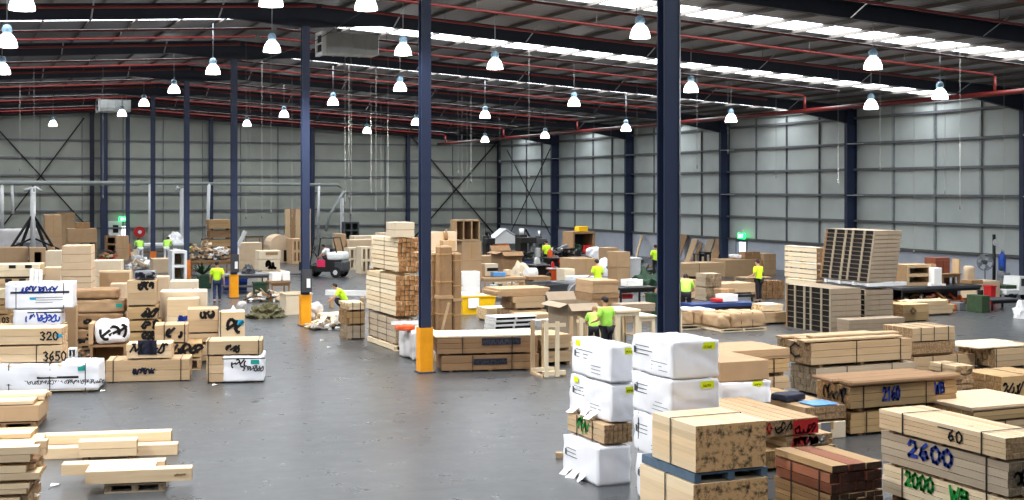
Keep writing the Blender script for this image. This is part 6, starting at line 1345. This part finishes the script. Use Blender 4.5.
pl = at(286, 312, 315, 294, 1.0); rt = bin_(pl, 'cream open crate beside the column guard by the forklift', 'carton_pale', name='open_crate', cat='crate', taper=.02)
c = G(259, 319); heap('brush_heap', 'grey green heap of brushwood alone on the floor', 'heap', (c[0]+.35, c[1]+.4), .62, .5, .46, 'brush', 3, sub=4, rough=.45, freq=5)
q = at(238, 246, 316, 303, .4); wrapped(q, 'pale plastic bag beside the brushwood heap', 'wrap_grey', name='bag', cat='bag', seed=183, amp=.1, r=.12)
c = G(235, 318); m = MB(); m.lathe([(0,0),(.1,0),(.1,.28),(.06,.34),(.035,.36),(.035,.42),(0,.42)]); o = m.build('bottle','white_steel',None,None,'white plastic bottle by the brushwood heap','bottle'); o.location = (c[0], c[1]+.3, 0)
# benches with bins behind the walking person
pl = at(222, 270, 294, 275, 1.3); table(pl, 'grey bench over blue bins behind the walking person', 'mid_grey', 'dark_grey', 'dark_grey', tt=.08); tb4 = pl
for i, (a, b) in enumerate(((224, 231), (238, 249))): q = at(a, b, 291, 278.5, .7); q['y'] += .3; bin_(q, ('smaller blue bin under the grey bench near the walking person','larger blue bin under the grey bench past the column')[i], 'blue_plastic')
q = at(256, 268, 297, 283, .7); bin_(q, 'dark green tub beside the larger blue bin', 'green_dark')
q = on(tb4, 243, 256, 265, .5); heap('cloth', 'dark cloth heaped on the grey bench', 'cloth', (q['x']+q['W']/2, q['y']+.2, q['z']), q['W']/2, .3, q['H'], 'dark_grey', 5)
pl = at(271, 291, 300, 282, 1.0); table(pl, 'brown bench with white cartons on it past the blue bins', 'wood_brown_x', 'wood_brown_z', 'wood_brown_x', tt=.08)
q = on(pl, 272, 281, 273, .5); carton(q, 'white carton on the brown bench, nearer the blue bins', 'paper_white', tape=False)
q = on(pl, 283, 290, 272, .5); carton(q, 'white carton on the brown bench, nearer the forklift', 'paper_white', tape=False)
s = Stack(259, 287)
for i, (x0, x1, yt) in enumerate(((262, 285, 271), (259, 280, 260), (259, 281, 251))):
    pl = s.layer(x0, x1, yt, D=.9, dy=2.2); carton(pl, ('lowest','middle','topmost')[i]+' white marked carton in the pile behind the brown bench', 'carton_pale', tape=False, ms=[(None,'front',.35,.2,.5,.35,.09,BK,'painted_scrawl')] if i == 1 else [('#','front',.3,.5,.6,.14,0,'kraft_brown','slot')] if i == 2 else ())
pl = at(236, 262, 270, 243, 1.2); carton(pl, 'large pale panel crate behind the grey bench', 'kraft_pale', tape=False, name='panel_crate', cat='crate')
pl = at(245, 264, 262, 236, 1.0); table(pl, 'dark slab bench behind the large pale panel crate', 'dark_grey', 'wood_brown_z')
P = GD(245, 76); Q = GD(246.5, 76); 
P = dpt(238, 246, Y=72); Q = dpt(245.5, 231, Y=72); r = root('chute', 'white slanting chute pole on a stand above the large pale panel crate', 'chute', (P[0], P[1], 0)); d_ = Vector(Q)-Vector(P)
m = MB(); m.beam((0,0,P[2]), (d_.x,d_.y,P[2]+d_.z), .18, .18); m.build('pole','pipe_white',r); m = MB(); m.tube([(0,.1,0),(0,.1,P[2])], .09); m.build('stand','pipe_white',r)
# barrel-topped crates and slatted panel behind forklift column
pl = at(270, 292, 263, 235, 1.8); rt = rootp('arched_crate', 'tan crate with an arched top behind the column by the forklift', 'crate', pl); W, D, H = pl['W'], pl['D'], pl['H']
m = MB(); m.prism([(0,0),(W,0)] + [(W/2+W/2*math.cos(t), H*.62+H*.38*math.sin(t)) for t in [math.pi*k/8 for k in range(9)]], 0, D); m.build('shell','kraft_pale',rt); m = MB(); m.prism([(W*.62,H*.05),(W*.9,H*.05),(W*.9,H*.45),(W*.62,H*.45)], -.03, -.002); m.build('opening','dark_void',rt)
pl = at(292, 302, 264, 239, 1.4); shelves(pl, 'tan open carton with dark slots beside the arched crate', 'kraft', 2, 2, 'dark_void', t=.15)
pl = at(285, 311, 257, 209, .9); rt = rootp('slatted_screen', 'tall slatted timber panel standing behind the column by the forklift', 'panel', pl); W, D, H = pl['W'], pl['D'], pl['H']
for k in range(5): m = MB(); x = W*k/5; m.box((x+.02,0,H*.0),(x+W/5-.02,.06,H)); m.build('slat',('wood_tan_z','wood_brown_z')[k % 2],rt)
for z in (.1, H*.5, H-.25): m = MB(); m.box((0,.06,z),(W,.15,z+.2)); m.build('rail','wood_tan_x',rt)
for k in (0, W-.12): m = MB(); m.box((k,.15,0),(k+.12,D,.12)); m.build('foot','wood_tan_y',rt)
# behind the forklift
for i, (xl, xr, yb, yt, mt, lb) in enumerate(((337, 346, 268, 234, 'kraft', 'narrow tall tan carton under the white upright pipe'), (348, 378, 268, 240, 'kraft_pale', 'wide pale carton row behind the forklift'), (354, 376, 262, 236, 'carton_pale', 'cream carton further behind the forklift'), (380, 398, 262, 233, 'kraft_pale', 'tan carton behind the tall timber stack'))):
    pl = at(xl, xr, yb, yt, 1.0); carton(pl, lb, mt, lids=1, tape=False)
for i, (xl, xr, yb, yt) in enumerate(((349, 360, 270, 248), (361, 372, 274, 247))):
    pl = at(xl, xr, yb, yt, 1.0); shelves(pl, ('cream chair-like frame behind the forklift, nearer one','cream chair-like frame behind the forklift, further one')[i], 'carton_pale', 2, 2, 'grey_card', t=.12, name='frame', cat='frame')
c = GD(344, 90); z_ = zat(c, 222); shelves(dict(x=c[0], y=c[1], z=0, yaw=0, W=1.1, D=.6, H=z_), 'dark grey rack against the end wall behind the forklift', 'dark_grey', 4, 2, 'green_dark', t=.1)
# workers' corner by the end wall: benches, white material, timber pile
pl = at(138, 187, 257, 244, 1.6); table(pl, 'white topped bench where two workers in lime tops stand', 'white_steel', 'galv', 'wood_brown_x', tt=.15); tb5 = pl
q = on(tb5, 168, 184, 249-11, 1.0); heap('plastic_heap', 'white plastic heaped on the bench by the second worker', 'heap', (q['x']+q['W']/2, q['y']+.6, q['z']), q['W']/2, .6, .7, 'white_cloth', 14)
pl = at(153, 173, 273, 259, 1.2); carton(pl, 'cream carton on a small pallet before the workers bench', 'kraft_pale', tape=False); 
pl = at(172, 187, 282, 251, 1.2); shelves(pl, 'white open cabinet with a brown inside by the dark blue column', 'white_steel', 2, 1, 'kraft_brown', t=.12)
pl = at(190, 233, 276, 261, 1.4); table(pl, 'brown workbench heaped with offcuts before the end wall', 'wood_brown_x', 'wood_brown_z', 'kraft_brown', tt=.12); tb6 = pl
for i, (a, b, h, mt, lb) in enumerate(((192, 204, 1.0, 'wood_tan_x', 'tan offcut heap on the brown workbench'), (203, 216, 1.5, 'kraft_pale', 'pale offcut heap on the brown workbench'), (215, 226, .9, 'white_cloth', 'white rag heap on the brown workbench'), (224, 232, .8, 'kraft_brown', 'brown offcut heap on the brown workbench'))):
    q = on(tb6, a, b, 255, 1.0); jumble('offcut_heap', lb, 'heap', dict(q, W=q['W']*.72, H=h*.8), 55, [mt, 'kraft_pale', 'white_cloth' if i > 0 else 'wood_tan_x', 'kraft_brown', 'dark_grey'], 20+i, .45, .09)
s = Stack(208, 262)
for i, yt in enumerate((249, 240, 231, 220)): pl = s.layer(208, 233, yt, D=1.3); pack(pl, ('lowest','second','third','topmost')[i]+' tier of the timber pile against the end wall behind the walking person', 'honey' if i % 2 else 'brown', 'x', 2, 4, (), endj=.3, bear=.12)
c = G(205, 289); bin_(at(200, 212, 289, 276, .9), 'dark green tub beside the walking person', 'green_dark')
c = GD(203, 62); r = root('potted_plant', 'leafy potted plant behind the dark green tub', 'plant', (c[0], c[1], 0)); m = MB(); m.lathe([(0,0),(.25,0),(.32,.5),(.28,.5),(0,.45)]); m.build('pot','dark_grey',r)
m = MB(); rn = random.Random(4)
for k in range(26):
    t = rn.uniform(0,6.28); l = rn.uniform(.5,.9); d = Vector((math.cos(t),math.sin(t),rn.uniform(.5,1.6))).normalized(); o = Vector((0,0,.45)); n = d.cross(Vector((0,0,1))).normalized()*.09; m.quad(o, o+d*l*.5+n, o+d*l, o+d*l*.5-n)
lf = m.build('leaves','green_cloth',r,fix=False); lf['kind'] = 'stuff'
jumble('plastic_heap', 'white plastic and rags tangled on the floor before the workers bench', 'heap', at(130, 149, 270, 257, .7), 70, ['white_cloth','paper_white','kraft_pale','light_grey'], 31, .7, .12)
jumble('plastic_heap', 'white rags tangled on the floor by the open white cabinet', 'heap', at(173, 189, 266, 247, .8), 60, ['white_cloth','paper_white','light_grey','dark_grey'], 32, .7, .12)
jumble('scrap_heap', 'brown and red scraps in front of the brown shelf box by the white door', 'scraps', at(100, 118, 262, 250, .8), 50, ['kraft_brown','red_paint','green_cloth','kraft','dark_grey'], 33, .6, .1)
jumble('scrap_heap', 'grey scraps and rails at the foot of the white mast hoist', 'scraps', at(2, 48, 272, 255, .8), 70, ['mid_grey','light_grey','kraft_brown','dark_grey'], 34, .9, .1)
jumble('scrap_heap', 'brown scraps and tins spilling under the long black bench', 'scraps', dict(at(906, 978, 311, 296, 1.0), y=at(906, 978, 311, 296, 1.0)['y']+.2), 130, ['kraft_brown','mahogany','dark_grey','orange_paint','paper_white','black_steel','wood_tan_x'], 35, .6, .09)
jumble('scrap_heap', 'small scraps of packing under the grey bench near the blue bins', 'scraps', at(249, 285, 303, 291, .8), 50, ['kraft_pale','dark_grey','paper_white','kraft_brown'], 36, .5, .08)
jumble('timber_offcuts', 'loose pale offcuts strewn round the cream boards by the column', 'offcuts', at(312, 350, 331, 318, .9), 40, ['wood_pale_x','kraft_pale','wrap_grey','dark_grey','paper_white'], 37, .9, .07)
jumble('timber_offcuts', 'loose offcuts heaped behind the low tan bundles in the middle of the hall', 'offcuts', at(660, 706, 299, 284, 1.0), 60, ['wood_tan_x','kraft','dark_grey','kraft_brown'], 38, .9, .1)
jumble('timber_offcuts', 'jumbled goods before the tall bench behind the tall timber stack', 'offcuts', at(376, 398, 276, 250, 1.0), 60, ['wood_pale_x','kraft_pale','white_cloth','kraft_brown'], 39, .9, .12)
for i, (px, py) in enumerate(((100, 392), (320, 341), (327, 348), (247, 349), (212, 386), (50, 487))):
    c = G(px, py); m = MB(); m.quad((0,0,.012), (.14,.02,.03), (.16,.1,.012), (.03,.11,.035)); o = m.build('paper_scrap', 'paper_white', None, None, ('paper scrap on the floor by the end of the long white pack','paper scrap near the column by the forklift','second paper scrap, nearer the yellow guard, by that column','paper scrap on the open floor past the half wrapped pack','paper scrap before the half wrapped pack','paper scrap beside the pile of ragged sawn boards')[i], 'paper', fix=False); o.location = (c[0], c[1], 0)
# brown crate, bins near the white door
pl = at(106, 117, 253, 236, 1.0); shelves(pl, 'brown shelf box with green and red goods by the white door', 'kraft_brown', 2, 1, 'green_cloth', t=.12)
pl = at(117, 129, 261, 236, .9); carton(pl, 'tall brown carton before the white door', 'kraft', lids=1); pl = at(130, 140, 260, 250, .8); sheets(pl, 'low pile of pale offcuts by the tall brown carton', 'carton_pale', 4, .3)
# ---------------------------------------------------------------- cartons and hoist by the braced end wall
s = Stack(45, 262)
pl = at(45, 62, 258, 215, 2.0); carton(pl, 'tall brown carton under the braced end wall, nearest the hoist', 'kraft', lids=1)
pl = at(57, 75, 252, 213, 1.6); carton(pl, 'tall brown carton under the braced end wall, behind the first', 'kraft', lids=1)
pl = at(68, 97, 255, 243, 2.0); pallet(dict(pl), 'raised timber platform under the long tan carton', 'wood_tan'); q = on(pl, 68, 97, 229, 1.8); carton(q, 'long tan carton on the raised timber platform', 'kraft')
q2 = on(pl, 76, 90, 222, .8, dy=1.9) if False else on(q, 76, 90, 222.5, 1.0, dy=.6); carton(q2, 'small brown carton on top of the long tan carton', 'kraft_brown')
pl = at(-8, 40, 257, 229.5, 2.0); wrapped(pl, 'big white wrapped block behind the hoist mast', 'wrap_grey', seed=190, amp=.05, r=.15)
# white mast hoist with black struts
A = G(33, 264); zt = zat(A, 187); r = root('mast_hoist', 'white mast hoist with black splayed struts near the end wall', 'hoist', (A[0], A[1], 0))
m = MB(); m.tube([(0,0,.3),(0,0,zt)], .16, seg=12); m.build('mast','pipe_white',r)
for dx, dy in ((-1.9,-.6),(1.7,-.6),(-1.0,1.2),(1.1,1.2)): m = MB(); m.beam((dx*.05,dy*.05,2.9),(dx,dy,.05),.13,.13); m.build('strut','black_steel',r)
m = MB(); m.beam((0,0,1.6),(-1.6,-.5,.9),.1,.1); m.build('cross_strut','black_steel',r); m = MB(); m.beam((0,0,1.6),(1.5,-.5,.9),.1,.1); m.build('cross_strut','black_steel',r)
m = MB(); m.cbox((-.7,-.5,0),(.7,.5,.7),.05); m.build('winch_base','mid_grey',r); m = MB(); m.tube([(-.5,0,zt-.2),(.15,0,zt-.02),(.5,0,zt-.25)], .08); m.build('jib','pipe_white',r)
for i, (xl, xr, yb, yt, mt, lb) in enumerate(((17, 30, 262, 243, 'mid_grey', 'grey plastic crate at the foot of the hoist'), (33, 48, 263, 241, 'light_grey', 'pale grey crate at the foot of the hoist'))):
    pl = at(xl, xr, yb, yt, .9); bin_(pl, lb, mt, name='plastic_crate', cat='crate')
pl = at(50, 57, 268, 247, .6); m = MB(); H = pl['H']; m.lathe([(0,0),(.22,0),(.26,H*.6),(.16,H*.8),(.1,H*.82),(.1,H),(0,H)]); o = m.build('drum','kraft_brown',None,None,'brown drum with a pale cap by the cream carton column','drum'); o.location = (pl['x']+.2, pl['y']+.3, 0)
pl = at(-8, 28, 285, 248, 1.2); W, D, H = pl['W'], pl['D'], pl['H']; rt = carton(pl, 'torn kraft pack with splintered brown boards at the frame edge', 'kraft', 'covered_pack', 'covered pack', tape=False); 
m = MB(); rn = random.Random(8)
m.prism([(W*.05,H*.08),(W*.95,H*.08),(W*.9,H*.3),(W*.75,H*.5),(W*.6,H*.34),(W*.4,H*.42),(W*.2,H*.24)], -.05, -.002); m.build('torn_opening','dark_void',rt)
pl = at(30, 46, 285, 248, 1.0); shelves(pl, 'tan box frame with dark openings next to the torn kraft pack', 'kraft', 2, 1, 'dark_void', t=.2)
# ---------------------------------------------------------------- people
def stand(px, py, yawdeg, pose, label, **k):
    c = G(px, py); return person(label, (c[0], c[1], 0), math.radians(yawdeg), pose, **k)
stand(217, 303.5, 168, 'walk', 'person walking away in a yellow high visibility top and blue jeans', h=1.68)
stand(607, 363, 195, 'stand', 'person with dark hair standing by a trestle in a lime green shirt', shirt='hivis_green', pants='trousers_dark')
stand(594, 356, 150, 'lean', 'second person bending low beside the lime shirted one, brown hair', shirt='hivis_green', pants='trousers_dark', h=1.5, hair='kraft_brown')
stand(686, 319, 150, 'lean', 'person in a pale lime shirt bending over a blue black bench past the thick column', shirt='hivis_green', pants='trousers_dark')
stand(759, 303, 200, 'stand', 'person in a yellow top standing behind the roller conveyor', pants='trousers_dark')
stand(598, 303, 190, 'stand', 'person in a yellow top standing before the wide tan carton', pants='trousers_dark')
stand(656, 279.5, 170, 'stand', 'person in a yellow top half hidden by the thick blue column', pants='trousers_dark')
stand(343, 312, 250, 'crouch', 'person crouching in a yellow top among the boards by the tall timber stack', pants='trousers_dark')
stand(140, 263, 185, 'lean', 'person in a lime top bending at the white bench, nearer the white door', shirt='hivis_green', pants='white_cloth')
stand(167, 262, 160, 'lean', 'person in a bright lime top bending at the white bench, nearer the timber pile', shirt='hivis_green', pants='white_cloth')
stand(193, 272, 190, 'lean', 'person in a yellow top bending beside the dark blue column', pants='trousers_dark')
stand(547, 272, 190, 'stand', 'person in a yellow top among the black machines', pants='trousers_dark')
